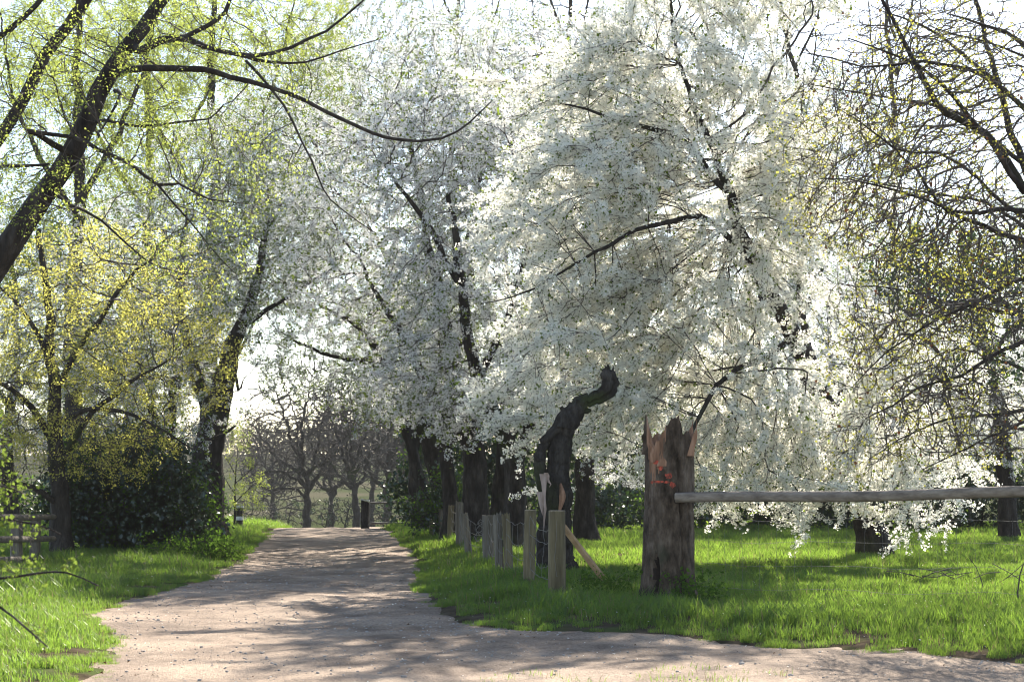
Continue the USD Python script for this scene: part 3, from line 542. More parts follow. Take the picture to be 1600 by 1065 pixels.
# --- the leaning tree in front, top left
tree('leaning_tree', 'near tree with thick dark trunk leaning in from the left, fresh hanging leaves', 'tree',
     [([on(-420, 16.0)] + pts((-240, 720, 15.8), (-80, 515, 15.6), (0, 402, 15.5), (58, 320, 15.5), (115, 235, 15.4), (165, 127, 15.4), (222, 46, 15.4), (268, -20, 15.4), (330, -110, 15.4)), [0.22, 0.17, 0.135, 0.118, 0.108, 0.092, 0.078, 0.062, 0.055, 0.045], None),
      (pts((168, 120, 15.4), (200, 110, 15.2), (260, 106, 15.0), (320, 108, 14.9), (360, 120, 14.8), (425, 138, 14.6), (480, 160, 14.5), (533, 185, 14.4), (583, 207, 14.4), (623, 217, 14.4), (688, 217, 14.4), (733, 191, 14.4), (770, 158, 14.4)), [0.045, 0.032, 0.028, 0.026, 0.024, 0.021, 0.019, 0.017, 0.015, 0.014, 0.011, 0.008, 0.004], None),
      (pts((205, 72, 15.4), (222, 82, 15.3), (250, 65, 15.2), (285, 59, 15), (320, 72, 14.9), (370, 85, 14.8), (425, 82, 14.8), (480, 60, 14.8), (533, 28, 14.8), (590, -20, 14.8)), [0.045, 0.038, 0.034, 0.032, 0.022, 0.019, 0.016, 0.013, 0.01, 0.007], None),
      (pts((285, 59, 15), (320, 40, 15), (350, 18, 15), (365, -20, 15)), 0.024, 0.016), (pts((375, 86, 14.8), (425, 97, 14.7), (475, 97, 14.7), (533, 77, 14.7), (590, 60, 14.7)), 0.014, 0.004),
      (pts((385, 95, 14.8), (425, 142, 14.6), (460, 190, 14.5), (490, 250, 14.4), (505, 295, 14.4), (533, 327, 14.3), (590, 365, 14.3)), 0.013, 0.004),
      (pts((112, 238, 15.3), (60, 210, 15.1), (45, 205, 15.0), (115, 215, 14.9), (155, 238, 14.8), (200, 258, 14.7), (245, 290, 14.6), (280, 288, 14.5), (325, 312, 14.5), (385, 318, 14.5)), [0.03, 0.024, 0.02, 0.018, 0.017, 0.016, 0.014, 0.010, 0.007, 0.003], None),
      (pts((245, 290, 14.6), (295, 345, 14.5), (328, 388, 14.4), (370, 430, 14.4)), 0.010, 0.003), (pts((80, 290, 15.5), (110, 320, 15.2), (160, 345, 15), (230, 410, 14.9), (290, 430, 14.9)), 0.016, 0.004),
      (pts((140, 195, 15.4), (165, 188, 15.2), (215, 198, 15.1), (280, 192, 15), (325, 187, 15), (350, 165, 15)), 0.018, 0.005), (pts((180, 145, 15.4), (190, 150, 15.2), (170, 185, 15.1), (150, 210, 15)), 0.02, 0.006),
      (pts((-45, 280, 16.2), (0, 215, 16.2), (45, 140, 16.2), (70, 85, 16.2), (115, 30, 16.2), (160, -40, 16.2)), 0.062, 0.045), (pts((70, 85, 16.2), (95, 55, 16), (120, 10, 16), (130, -20, 16)), 0.03, 0.02), (pts((-40, 80, 16.2), (0, 55, 16.2), (35, 30, 16.2), (75, -10, 16)), 0.034, 0.024), (pts((-80, 264, 15.6), (0, 260, 15.4), (80, 254, 15.3)), 0.024, 0.012)],
     [blob(130, 120, 180, 110, 15, 1.0), blob(330, 60, 170, 70, 15, 0.9), blob(300, 250, 170, 110, 14.8, 0.9), blob(450, 110, 70, 50, 14.6, 0.6), blob(80, 260, 110, 110, 15, 0.8), blob(330, 400, 120, 60, 14.5, 0.6)],
     seed=41, n_attr=750, step=0.15, kill=0.22, foliage=[leaf_spray(220 + k, 0.24, 20, 0.025, 'lime', clump=6, w=0.34) for k in range(4)], fname='foliage', density=0.75, rmax=0.009, droop=0.5, r_tip=0.003, expo=2.0, gravity=-0.12, sides=18, amp=0.24, kink=0.02)
for k, (px, Dd, lab, bl, sd) in enumerate([
    (330, 62, 'blossoming tree far behind the arch of the old cherries, left of the top centre', [(470, 200, 140, 170), (420, 380, 110, 120), (560, 60, 130, 100)], 36),
    (790, 58, 'blossoming tree far behind the forked cherry, filling the top centre', [(760, 150, 160, 150), (880, 300, 150, 150), (960, 120, 110, 120), (700, 480, 120, 120)], 37),
    (1290, 56, 'pale blossoming tree far behind the big white cherry on its right side', [(1290, 250, 130, 150), (1340, 420, 130, 120), (1250, 480, 120, 120)], 38),
    (20, 50, 'pale blossoming tree behind the maple at the far left', [(20, 430, 170, 150), (90, 620, 150, 90), (-40, 650, 120, 90)], 34),
    (205, 55, 'blossoming tree between the maple and the ivy bush, far behind them', [(200, 560, 120, 120), (180, 660, 100, 70), (300, 480, 100, 120)], 35)]):
    tree('blossoming_cherry', lab, 'tree', [(trunk(px, Dd, (px - 8, 700, Dd), (px + 6, 560, Dd), (px, 380, Dd)), 0.24, 0.05), (pts((px, 620, Dd), (px + 60, 520, Dd), (px + 90, 420, Dd)), 0.09, 0.02), (pts((px, 640, Dd), (px - 70, 540, Dd), (px - 100, 430, Dd)), 0.09, 0.02)],
         [blob(*b, Dd, 2.6) for b in bl], seed=sd, n_attr=1200, step=0.36, kill=0.5, foliage=GREENER, density=0.8, rmax=0.014, fscale=(1.0, 1.5))
# --- right: bare boughs in front
tree('budding_tree', 'near tree on the right reaching in with bare dark boughs and tiny yellow buds', 'tree',
     [([on(1880, 16.5)] + pts((1840, 700, 16.4), (1780, 500, 16.2), (1720, 330, 16), (1640, 260, 15.8), (1600, 290, 15.6), (1590, 285, 15.6), (1540, 210, 15.5), (1480, 180, 15.3), (1440, 120, 15.2), (1410, 70, 15.1), (1370, -20, 15)), [0.2, 0.19, 0.16, 0.11, 0.07, 0.045, 0.042, 0.036, 0.032, 0.026, 0.02, 0.014], None),
      (pts((1680, 330, 15.8), (1600, 300, 15.5), (1550, 225, 15.3), (1470, 130, 15.2), (1400, 90, 15), (1330, 60, 14.9)), 0.0330, 0.0056),
      (pts((1730, 390, 15.9), (1600, 378, 15.5), (1540, 360, 15.4), (1480, 330, 15.2), (1430, 270, 15), (1380, 215, 14.8)), 0.0330, 0.0056),
      (pts((1780, 480, 16.1), (1640, 520, 15.6), (1560, 548, 15.3), (1500, 590, 15.1), (1430, 612, 14.9), (1350, 660, 14.7)), 0.0275, 0.0042),
      (pts((1780, 470, 16.1), (1600, 440, 15.6), (1500, 480, 15.2), (1420, 530, 15), (1340, 590, 14.8)), 0.0275, 0.0042),
      (pts((1720, 300, 16), (1600, 170, 15.6), (1520, 110, 15.4), (1440, 100, 15.2), (1350, 105, 15), (1260, 80, 14.8)), 0.0275, 0.0042),
      (pts((1740, 360, 16), (1600, 340, 15.6), (1500, 250, 15.3), (1400, 230, 15), (1300, 170, 14.8)), 0.0248, 0.0042),
      (pts((1760, 440, 16), (1600, 330, 15), (1490, 330, 14.8), (1370, 290, 14.6), (1280, 280, 14.5)), 0.0248, 0.0035),
      (pts((1700, 240, 16), (1620, 80, 15.6), (1540, 40, 15.4), (1480, 20, 15.2)), 0.0275, 0.0070), (pts((1700, 130, 16), (1600, 85, 15.4), (1530, 60, 15.2), (1450, 45, 15)), 0.0165, 0.0042),
      (pts((1800, 560, 16.2), (1640, 640, 15.6), (1540, 690, 15.2), (1440, 730, 15)), 0.0220, 0.0042)],
     [blob(1480, 130, 170, 150, 15.2, 1.2), blob(1400, 300, 170, 120, 15, 1.1), blob(1530, 420, 130, 130, 15.2, 1.0), blob(1420, 560, 140, 110, 15, 0.9), blob(1300, 200, 90, 120, 14.8, 0.7), blob(1530, 650, 110, 80, 15, 0.8), blob(1370, 680, 90, 60, 14.8, 0.6)],
     seed=42, n_attr=4200, step=0.13, kill=0.16, max_nodes=12000, foliage=BUDS, fname='foliage', density=0.34, rmax=0.009, r_tip=0.0042, expo=2.4, sides=16, amp=0.24, kink=0.05, jit=0.2, fscale=(0.6, 1.1), droop=0.1)
tree('budding_tree', 'second bare budding tree, behind the near boughs on the right', 'tree',
     [(trunk(1700, 22, (1690, 600, 22), (1660, 450, 22), (1620, 330, 22), (1580, 200, 22), (1540, 60, 22), (1520, -60, 22)), [0.16, 0.13, 0.09, 0.06, 0.045, 0.03, 0.02], None)] +
     [(pts(*q), 0.030, 0.005) for q in (((1640, 390, 22), (1560, 330, 21.8), (1440, 300, 21.6), (1300, 270, 21.5)), ((1600, 260, 22), (1500, 180, 21.8), (1380, 150, 21.6), (1270, 130, 21.5)), ((1680, 540, 22), (1560, 480, 21.8), (1430, 460, 21.6), (1310, 440, 21.6)), ((1560, 130, 22), (1460, 50, 21.8), (1360, 10, 21.6)), ((1690, 620, 22), (1580, 640, 21.8), (1460, 660, 21.6), (1360, 720, 21.5)))],
     [blob(1440, 120, 190, 140, 21.8, 1.4), blob(1400, 300, 180, 120, 21.6, 1.4), blob(1540, 330, 110, 160, 22, 1.4), blob(1460, 480, 180, 110, 21.6, 1.3), blob(1490, 650, 140, 80, 21.6, 1.1)],
     seed=43, n_attr=3400, step=0.19, kill=0.25, foliage=BUDS, fname='foliage', density=0.34, rmax=0.010, r_tip=0.0052, expo=2.4, jit=0.18, fscale=(0.8, 1.4), droop=0.1, max_nodes=12000)
# --- right background
tree('blossoming_cherry', 'white blossoming cherry farther back at the right edge behind the bare boughs', 'tree',
     [(trunk(1575, 39, (1570, 700, 39), (1550, 600, 39), (1530, 480, 39), (1500, 380, 39)), 0.22, 0.05), (pts((1560, 640, 39), (1480, 600, 38.6), (1400, 560, 38.4)), 0.1, 0.02), (pts((1540, 560, 39), (1600, 500, 38.6), (1660, 420, 38.4)), 0.1, 0.02)],
     [blob(1480, 560, 180, 110, 38.6, 2.2), blob(1580, 620, 140, 120, 38.6, 2.2), blob(1400, 470, 130, 90, 39, 2), blob(1380, 690, 120, 80, 38.6, 1.6), blob(1600, 460, 90, 90, 39, 2)], seed=51, n_attr=1500, step=0.3, kill=0.42, foliage=MID_BLOSSOM, density=0.6, rmax=0.014, droop=0.1)
tree('blossoming_cherry', 'blossoming cherry deep behind the big white one, mostly hidden', 'tree',
     [(trunk(1190, 46, (1185, 700, 46), (1180, 560, 46), (1200, 400, 46)), 0.24, 0.06), (pts((1182, 600, 46), (1260, 480, 45.6), (1300, 380, 45.6)), 0.1, 0.02), (pts((1184, 640, 46), (1080, 560, 45.6), (1000, 500, 45.6)), 0.1, 0.02)],
     [blob(1200, 480, 230, 150, 46, 2.6), blob(1000, 580, 160, 110, 46, 2.4), blob(1320, 560, 130, 120, 46, 2.4)], seed=52, n_attr=1000, step=0.36, kill=0.5, foliage=MID_BLOSSOM, density=0.58, rmax=0.014, fscale=(1, 1.5))
for k, (px, Dd, lab, bl, sd) in enumerate([
    (1435, 50, 'hazy white cherry low between the big white cherry and the right edge, far back', [(1400, 620, 150, 140), (1330, 720, 130, 70), (1480, 700, 120, 80)], 54),
    (1640, 54, 'white cherry far back, cut by the right edge of the picture', [(1580, 580, 140, 160), (1560, 720, 130, 70), (1600, 380, 130, 90)], 55)]):
    tree('blossoming_cherry', lab, 'tree', [(trunk(px, Dd, (px - 8, 700, Dd), (px + 6, 560, Dd), (px, 420, Dd)), 0.24, 0.05), (pts((px, 620, Dd), (px + 60, 540, Dd), (px + 90, 450, Dd)), 0.09, 0.02), (pts((px, 640, Dd), (px - 70, 560, Dd), (px - 100, 450, Dd)), 0.09, 0.02)],
         [blob(*b, Dd, 2.6) for b in bl], seed=sd, n_attr=1100, step=0.36, kill=0.5, foliage=MID_BLOSSOM, density=0.6, rmax=0.014, fscale=(1.0, 1.5))
tree('holly_tree', 'dark evergreen tree behind the bare boughs on the right', 'tree',
     [(trunk(1660, 35, (1655, 650, 35), (1640, 520, 35), (1620, 420, 35)), 0.2, 0.05), (pts((1640, 520, 35), (1560, 470, 34.8), (1480, 430, 34.6), (1420, 420, 34.6)), 0.08, 0.015), (pts((1650, 600, 35), (1580, 570, 34.8), (1520, 560, 34.6)), 0.06, 0.015)], [blob(1480, 425, 110, 80, 34.7, 1.6), blob(1570, 450, 80, 90, 34.8, 1.6), blob(1410, 420, 60, 45, 34.6, 1.1), blob(1550, 560, 70, 50, 34.6, 1.1)], seed=53, n_attr=800, step=0.26, kill=0.36, foliage=IVY, fname='foliage', density=0.42, rmax=0.014)
# --- tall bare trees against the sky
for k, (px, Dd, lab, sd) in enumerate([(880, 62, 'bare upright tree showing above the blossom at the top centre', 61), (720, 66, 'bare tree with thin crown left of the top centre', 62), (1235, 60, 'tall bare tree with fine upright twigs right of the big white cherry', 63), (1400, 66, 'bare tree against the sky behind the right hand boughs', 64)]):
    rg = np.random.default_rng(sd); j = lambda s: float(rg.normal(0, s))
    tree('bare_tree', lab, 'tree', [(trunk(px, Dd, (px + j(8), 450, Dd), (px + j(10), 200, Dd), (px + j(10), 0, Dd), (px + j(20), -150, Dd)), 0.17, 0.03)] +
         [(pts((px, y0, Dd), (px + s * 35 + j(8), y0 - 120, Dd + j(.5)), (px + s * 50 + j(10), y0 - 290, Dd + j(.8))), 0.055, 0.012) for s, y0 in ((1, 420), (-1, 380), (1, 260), (-1, 220), (1, 120), (-1, 60))],
         [blob(px, 120, 110, 240, Dd, 2.2), blob(px, -60, 90, 130, Dd, 2)], seed=sd, n_attr=1100, step=0.4, kill=0.45, foliage=BUDS, fname='foliage', density=0.10, rmax=0.02, gravity=0.15, r_tip=0.011, jit=0.15, fscale=(1, 1.6))
# --- the hazy bare wood beyond the crest
far = 'bare trees in the hollow beyond the crest'
for k, (px, Dd, top, w, lean, lab) in enumerate([
    (480, 104, 545, 104, -6, 'wide bare tree with low sweeping branches, leftmost beyond the crest of the track'), (560, 102, 575, 72, -34, 'slanting bare tree beyond the crest, right of the widest one'), (604, 112, 560, 66, 8, 'upright bare tree straight beyond the dark gate post'),
    (636, 118, 575, 60, 12, 'bare tree seen over the metal gate'), (428, 128, 655, 56, -8, 'small low bare tree beyond the left end of the crest'), (520, 124, 600, 66, -16, 'thin bare tree between the wide one and the slanting one'),
    (580, 138, 585, 62, 14, 'far bare tree leaning right beyond the crest'), (660, 136, 620, 60, -8, 'bare tree half hidden by the green bush beyond the gate')]):
    rg = np.random.default_rng(70 + k); j = lambda s: float(rg.normal(0, s)); hh = 815 - top; f0 = 0.16 + 0.1 * rg.uniform()
    Y = lambda f: 815 - hh * f
    tr = trunk(px, Dd, (px + lean * f0 * 0.5, Y(f0 * 0.6), Dd), (px + lean * f0, Y(f0), Dd), (px + lean * 0.45 + j(6), Y(0.5), Dd), (px + lean * 0.8 + j(8), Y(0.78), Dd))
    lm = []
    for q, sp in enumerate((-1.0, -0.62, -0.3, 0.35, 0.66, 1.0)):
        b0 = f0 * (0.75 + 0.6 * rg.uniform()) + 0.06 * (q % 2); e = sp * w * 0.9; rise = 0.62 * math.sqrt(max(0.05, 1 - (sp * 0.85) ** 2))
        dd = j(2.0); lm.append((pts((px + lean * b0, Y(b0), Dd), (px + lean * b0 + e * 0.4 + j(4), Y(b0 + rise * 0.30), Dd + dd * 0.4), (px + lean * b0 + e * 0.72 + j(4), Y(b0 + rise * 0.65), Dd + dd * 0.7), (px + lean * b0 + e + j(4), Y(b0 + rise), Dd + dd)), 0.13, 0.03))
    if k == 0: lm += [(pts((px, Y(0.2), Dd), (px - 45, Y(0.30), Dd - 1), (px - 95, Y(0.22), Dd - 1.5)), 0.11, 0.03), (pts((px, Y(0.14), Dd), (px - 40, Y(0.2), Dd - 1), (px - 85, Y(0.10), Dd - 1.5)), 0.09, 0.03)]
    tree('far_bare_tree', lab, 'tree', [(tr, 0.27, 0.05)] + lm, [blob(px + lean * 0.5, Y(0.60), w, hh * 0.40, Dd, 3.4)] + ([blob(px - 50, 750, 60, 50, Dd, 2.5)] if k == 0 else []),
         seed=70 + k, n_attr=2400, step=0.5, kill=0.55, r_tip=0.022, expo=2.6, jit=0.12, gravity=0.05, kink=0.15, bark='bark', twig='twig', flare=0.2, sides=8)
# ------------------------------------------------------------------ shrubs and hedges
def bush(name, label, cat, stems, blobs, seed, foliage, density, n_attr, step=0.16, kill=0.22, **kw):
    return tree(name, label, cat, stems, blobs, seed, n_attr=n_attr, step=step, kill=kill, foliage=foliage, fname='foliage', density=density, rmax=0.02, flare=0.1, sides=8, skip=0, kink=0.02, **kw)
bush('ivy_bush', 'large dark ivy covered bush between the maple and the old cherry on the left', 'bush',
     [(trunk(205, 32, (200, 790, 32), (195, 720, 32)), 0.08, 0.03), (pts((202, 800, 32), (240, 740, 31.8), (265, 700, 31.6)), 0.05, 0.02), (pts((203, 810, 32), (160, 770, 31.8), (130, 740, 31.6)), 0.05, 0.02)],
     [blob(200, 770, 90, 95, 31.5, 1.4), blob(250, 780, 70, 90, 31.2, 1.2), blob(130, 760, 50, 70, 31.5, 1.0), blob(290, 800, 45, 60, 31, 0.9), blob(150, 810, 60, 60, 31.5, 1.1), blob(230, 720, 50, 50, 31.5, 0.8), blob(280, 840, 40, 40, 31, 0.8)], 81, IVY, 0.8, 1300, fscale=(0.7, 1.2), lowz=0.1)
bush('bramble_patch', 'low sprawling bramble at the left edge of the track', 'bramble',
     [(trunk(300, 29, (298, 850, 29)), 0.02, 0.01)] + [(pts((300, 860, 29), (300 + dx * 0.5, 835, 29), (300 + dx, 858, 28.6)), 0.012, 0.006) for dx in (-45, -20, 30, 55)],
     [blob(300, 860, 62, 22, 28.8, 0.7), blob(335, 862, 40, 20, 28.4, 0.5)], 82, HERB, 1.2, 220, lowz=0.05)
bush('verge_bush', 'low green bush at the foot of the cherries near the right end of the crest', 'bush',
     [(trunk(688, 39, (690, 780, 39)), 0.03, 0.015)] + [(pts((689, 810, 39), (689 + dx, 770, 38.8)), 0.02, 0.008) for dx in (-25, 20)],
     [blob(683, 790, 32, 45, 38.8, 0.7), blob(700, 760, 30, 35, 38.8, 0.6), blob(662, 805, 22, 22, 38.8, 0.5)], 83, IVY[:2] + HERB[:2], 0.55, 300, fscale=(0.7, 1.1))
bush('sapling', 'slim pale yellow green sapling beside the gate post at the left of the crest', 'sapling',
     [(trunk(368, 47, (367, 780, 47), (368, 735, 47), (371, 705, 47)), 0.035, 0.008)] + [(pts((367, y, 47), (367 + dx, y - 30, 46.8)), 0.015, 0.006) for dx, y in ((30, 785), (-20, 770), (35, 755), (-18, 740))],
     [blob(382, 760, 34, 45, 46.8, 0.6), blob(375, 700, 28, 50, 46.8, 0.5)], 84, LIME, 0.28, 240, fscale=(0.7, 1.1))
bush('hedge', 'dark overgrown hedge along the back of the orchard meadow', 'hedge',
     [(trunk(1150, 44, (1150, 790, 44)), 0.05, 0.02)] + [([on(px, 44), P(px + 6, 800, 44), P(px + 14, 775, 44)], 0.04, 0.015) for px in range(900, 1720, 70) if px != 1150],
     [blob(px, 800, 62, 36, 44, 0.9) for px in range(890, 1720, 62)] + [blob(px, 755, 62, 50, 44, 0.9) for px in range(1240, 1720, 62)], 85, IVY, 0.7, 1300, step=0.24, kill=0.34, fscale=(0.9, 1.5), lowz=0.1)
bush('hedge', 'dim green thicket behind the row of old cherry trunks', 'hedge',
     [(trunk(800, 52, (800, 790, 52)), 0.05, 0.02)] + [([on(px, 52), P(px + 6, 790, 52), P(px + 14, 755, 52)], 0.04, 0.015) for px in range(665, 960, 60)],
     [blob(px, 770, 60, 60, 52, 0.9) for px in range(665, 1000, 55)] + [blob(px, 690, 60, 50, 52, 0.9) for px in range(690, 1000, 60)], 86, IVY[:3] + HERB[:1], 0.65, 900, step=0.28, kill=0.4, fscale=(1.2, 2.0), lowz=0.1)
bush('hedge', 'dim hedge across the field behind the wooden fence at the left', 'hedge',
     [(trunk(120, 58, (120, 790, 58)), 0.05, 0.02)] + [([on(px, 58), P(px + 6, 790, 58), P(px + 14, 770, 58)], 0.04, 0.015) for px in range(-40, 330, 60)],
     [blob(px, 785, 60, 38, 58, 0.9) for px in range(-40, 340, 55)], 89, IVY[:3] + HERB[:3], 0.6, 800, step=0.3, kill=0.42, fscale=(1.2, 2.0), lowz=0.1)
bush('scrub', 'dark grey scrub under the bare trees beyond the crest', 'scrub',
     [(trunk(520, 108, (520, 800, 108)), 0.06, 0.03)] + [([on(px, 108), P(px + 6, 812, 108), P(px + 10, 795, 108)], 0.06, 0.03) for px in range(385, 660, 30)],
     [blob(px, 800, 36, 24, 108, 1.6) for px in range(390, 660, 28)], 87, IVY[:2], 0.10, 2200, step=0.4, kill=0.4, bark='bark', twig='twig', r_tip=0.016)
bush('hawthorn_bush', 'near hawthorn sprays with bright young leaves poking in at the left edge', 'bush',
     [([on(-330, 8.5)] + pts((-260, 900, 8.4), (-180, 760, 8.3), (-120, 640, 8.2)), 0.035, 0.015),
      (pts((-250, 880, 8.4), (-90, 915, 8.0), (0, 906, 7.8), (60, 896, 7.7), (105, 893, 7.6), (156, 913, 7.6)), 0.009, 0.003),
      (pts((-250, 900, 8.4), (-80, 900, 7.8), (0, 945, 7.6), (40, 980, 7.5), (75, 1012, 7.5)), 0.008, 0.003),
      (pts((-200, 800, 8.3), (-80, 790, 8.0), (0, 812, 7.9), (60, 820, 7.8), (95, 835, 7.8)), 0.008, 0.003),
      (pts((-150, 700, 8.2), (-60, 680, 8.0), (20, 690, 7.9)), 0.009, 0.003), (pts((-170, 740, 8.2), (-60, 750, 8.0), (30, 770, 7.9)), 0.008, 0.003)],
     [blob(-25, 690, 45, 60, 7.9, 0.2), blob(-10, 780, 45, 35, 7.9, 0.2), blob(50, 825, 50, 14, 7.8, 0.12), blob(10, 870, 60, 18, 7.8, 0.15), blob(70, 885, 70, 12, 7.7, 0.08), blob(40, 980, 30, 24, 7.5, 0.08)],
     88, [leaf_spray(230 + k, 0.12, 8, 0.022, 'haw', spread=0.015, w=0.5, stalk=0.0015) for k in range(4)], 0.85, 75, step=0.06, kill=0.09, r_tip=0.0011, base=on(-330, 8.5))

# ------------------------------------------------------------------ the wood on the far rise
fr_ = np.random.default_rng(91); n = 5200; y = fr_.uniform(300, 420, n); x = fr_.uniform(-1, 1, n) * (y * 800 / FPX + 10)
crown = meshkit.noise(np.stack([x * 0.09, y * 0.05, 0 * x], -1), 92); z = base_h(x, y) + (3.0 + 9.0 * crown) * fr_.uniform(0, 1, n) ** 0.7
instancer('far_wood', None, [leaf_spray(240 + k, 0.4, 26, 0.06, 'far_leaf', spread=0.10, stalk=0.006) for k in range(4)], np.stack([x, y, z], 1), quats(fr_.normal(size=(n, 3)), fr_), fr_.uniform(5, 9, n), fr_.integers(0, 4, n), label='dim olive grey wood on the rise behind the bare trees', cat='wood')
# ------------------------------------------------------------------ grass, stones, litter
rng = np.random.default_rng(7)
def in_view(x, y, m=0.8): return np.abs(x) < y * (800 / FPX) + m
def scatter(n, y0, y1, keep):
    y = np.sqrt(rng.uniform(y0 ** 2, y1 ** 2, n)); x = rng.uniform(-1, 1, n) * (y * 800 / FPX + 0.8)
    ok = keep(x, y, sd_road(x, y)); return x[ok], y[ok]
GRASS = [grass_patch(300 + k) for k in range(6)]
LUSH = [grass_patch(310 + k, 130, 0.22, 0.19, 0.006, 0.8, 0.03) for k in range(3)] + [rosette(320)]
def grass_field(name, label, side):
    xs, ys, sc, ix = [], [], [], []
    for y0, y1, dens, s in ((10, 17, 26, 0.8), (17, 25, 21, 0.9), (25, 37, 11, 1.1), (37, 60, 5, 1.5)):
        area = (y1 ** 2 - y0 ** 2) * 800 / FPX + 1.6 * (y1 - y0)
        x, y = scatter(int(area * dens), y0, y1, lambda x, y, d: (d > -0.02 - 0.55 * rng.uniform(size=len(d)) ** 3) & ((x > -0.0 - (y - 14) * 0.068 if True else x) == side))
        d = sd_road(x, y); cl = meshkit.noise(np.stack([x * 1.4, y * 1.4, 0 * x], -1), 21); c2 = meshkit.noise(np.stack([x * 0.35, y * 0.35, 0 * x], -1), 22)
        lush = (d < 2.2) * (d > 0.12) if side else (d > 0.8)
        k = s * (0.48 + 0.45 * cl + 0.35 * c2) * np.clip(0.40 + d * 1.0, 0.30, 1.0) * rng.uniform(0.8, 1.2, len(x))
        isl = lush & (cl > 0.48) & (rng.uniform(size=len(x)) < 0.35)
        xs.append(x); ys.append(y); sc.append(k); ix.append(np.where(isl, 6 + rng.integers(0, 4, len(x)), rng.integers(0, 6, len(x))))
    x, y, k, ix = map(np.concatenate, (xs, ys, sc, ix))
    a = rng.uniform(0, 2 * np.pi, len(x)); q = np.stack([0 * a, 0 * a, np.sin(a / 2), np.cos(a / 2)], 1)
    return instancer(name, None, GRASS + LUSH, np.stack([x, y, H(x, y)], 1), q, k, ix, label=label, cat='grass')
grass_field('meadow_grass', 'sunlit spring grass of the orchard meadow and bank right of the track', True)
grass_field('verge_grass', 'spring grass on the verge left of the track', False)
def stone_unit(seed):
    r = np.random.default_rng(seed); m = trimesh.creation.icosphere(1, 1.0); v = np.array(m.vertices)
    v *= (0.75 + 0.5 * meshkit.noise(v * 1.3 + 5, seed))[:, None] * np.array([1.0, 0.8, 0.55]); return v, np.array(m.faces)
STONES = [[('stone', stone_unit(k), M['stone'])] for k in range(5)]
x, y = scatter(34000, 9.5, 30, lambda x, y, d: (d < 0.05)); n = len(x)
clump = meshkit.noise(np.stack([x * 1.1, y * 1.1, 0 * x], -1), 31); ok = rng.uniform(size=n) < 0.15 + clump ** 2; x, y = x[ok], y[ok]; n = len(x)
a = rng.uniform(0, 2 * np.pi, n); s = 0.0045 + 0.011 * rng.uniform(size=n) ** 4 + 0.014 * rng.uniform(size=n) * (rng.uniform(size=n) < 0.03)
instancer('loose_gravel', None, STONES, np.stack([x, y, track_z(x, y) + s * 0.2], 1), np.stack([0 * a, 0 * a, np.sin(a / 2), np.cos(a / 2)], 1), s, rng.integers(0, 5, n), label='small loose stones strewn over the gravel track', cat='gravel')
LITTER = [[('dry_leaf', (leaf_unit(0.45, 0.3)[0], leaf_unit()[1]), M['rusty'])], [('dry_stalk', thin_tube([(0, 0, 0), (0.6, 0.1, 0.1), (1.4, 0, 0.05)], 0.05), M['twig'])]]
x, y = scatter(9000, 10, 34, lambda x, y, d: (d < 0.15) & (d > -1.3) & (rng.uniform(size=len(d)) < np.exp(d * 2.2) * 0.8)); n = len(x)
a = rng.uniform(0, 2 * np.pi, n); z = np.maximum(track_z(x, y), H(x, y)) + 0.012
instancer('leaf_litter', None, LITTER, np.stack([x, y, z], 1), np.stack([0.15 * rng.normal(size=n), 0.15 * rng.normal(size=n), np.sin(a / 2), np.cos(a / 2)], 1) / np.sqrt(1 + 0.045), rng.uniform(0.012, 0.026, n), rng.integers(0, 2, n), label='brown leaf litter and bits of stalk along the edges of the track', cat='leaf litter')
x, y = scatter(5200, 10, 34, lambda x, y, d: rng.uniform(size=len(d)) < np.where(x > -1, 0.5, 0.25)); n = len(x); a = rng.uniform(0, 6.28, n)
instancer('fallen_petals', None, [[('petal', leaf_unit(0.5, 0.2), M['petal'])]], np.stack([x, y, np.maximum(track_z(x, y) + 0.004, H(x, y) + np.where(sd_road(x, y) > 0.1, 0.06, 0.006))], 1), np.stack([0.1 * rng.normal(size=n), 0.1 * rng.normal(size=n), np.sin(a / 2), np.cos(a / 2)], 1) / 1.01, rng.uniform(0.010, 0.018, n), np.zeros(n, int), label='white petals fallen on the track and the grass', cat='petals')
# a few thin tufts growing in the gravel at the bottom
x = rng.normal(0.95, 0.5, 26); y = rng.normal(11.7, 0.35, 26); a = rng.uniform(0, 6.28, 26)
instancer('track_grass', None, [grass_patch(330 + k, 22, 0.22, 0.10, 0.004, 0.8, 0.35) for k in range(3)], np.stack([x, y, track_z(x, y)], 1), np.stack([0 * a, 0 * a, np.sin(a / 2), np.cos(a / 2)], 1), rng.uniform(0.35, 0.7, 26), rng.integers(0, 3, 26), label='thin flat grass growing in the gravel in the foreground', cat='grass')

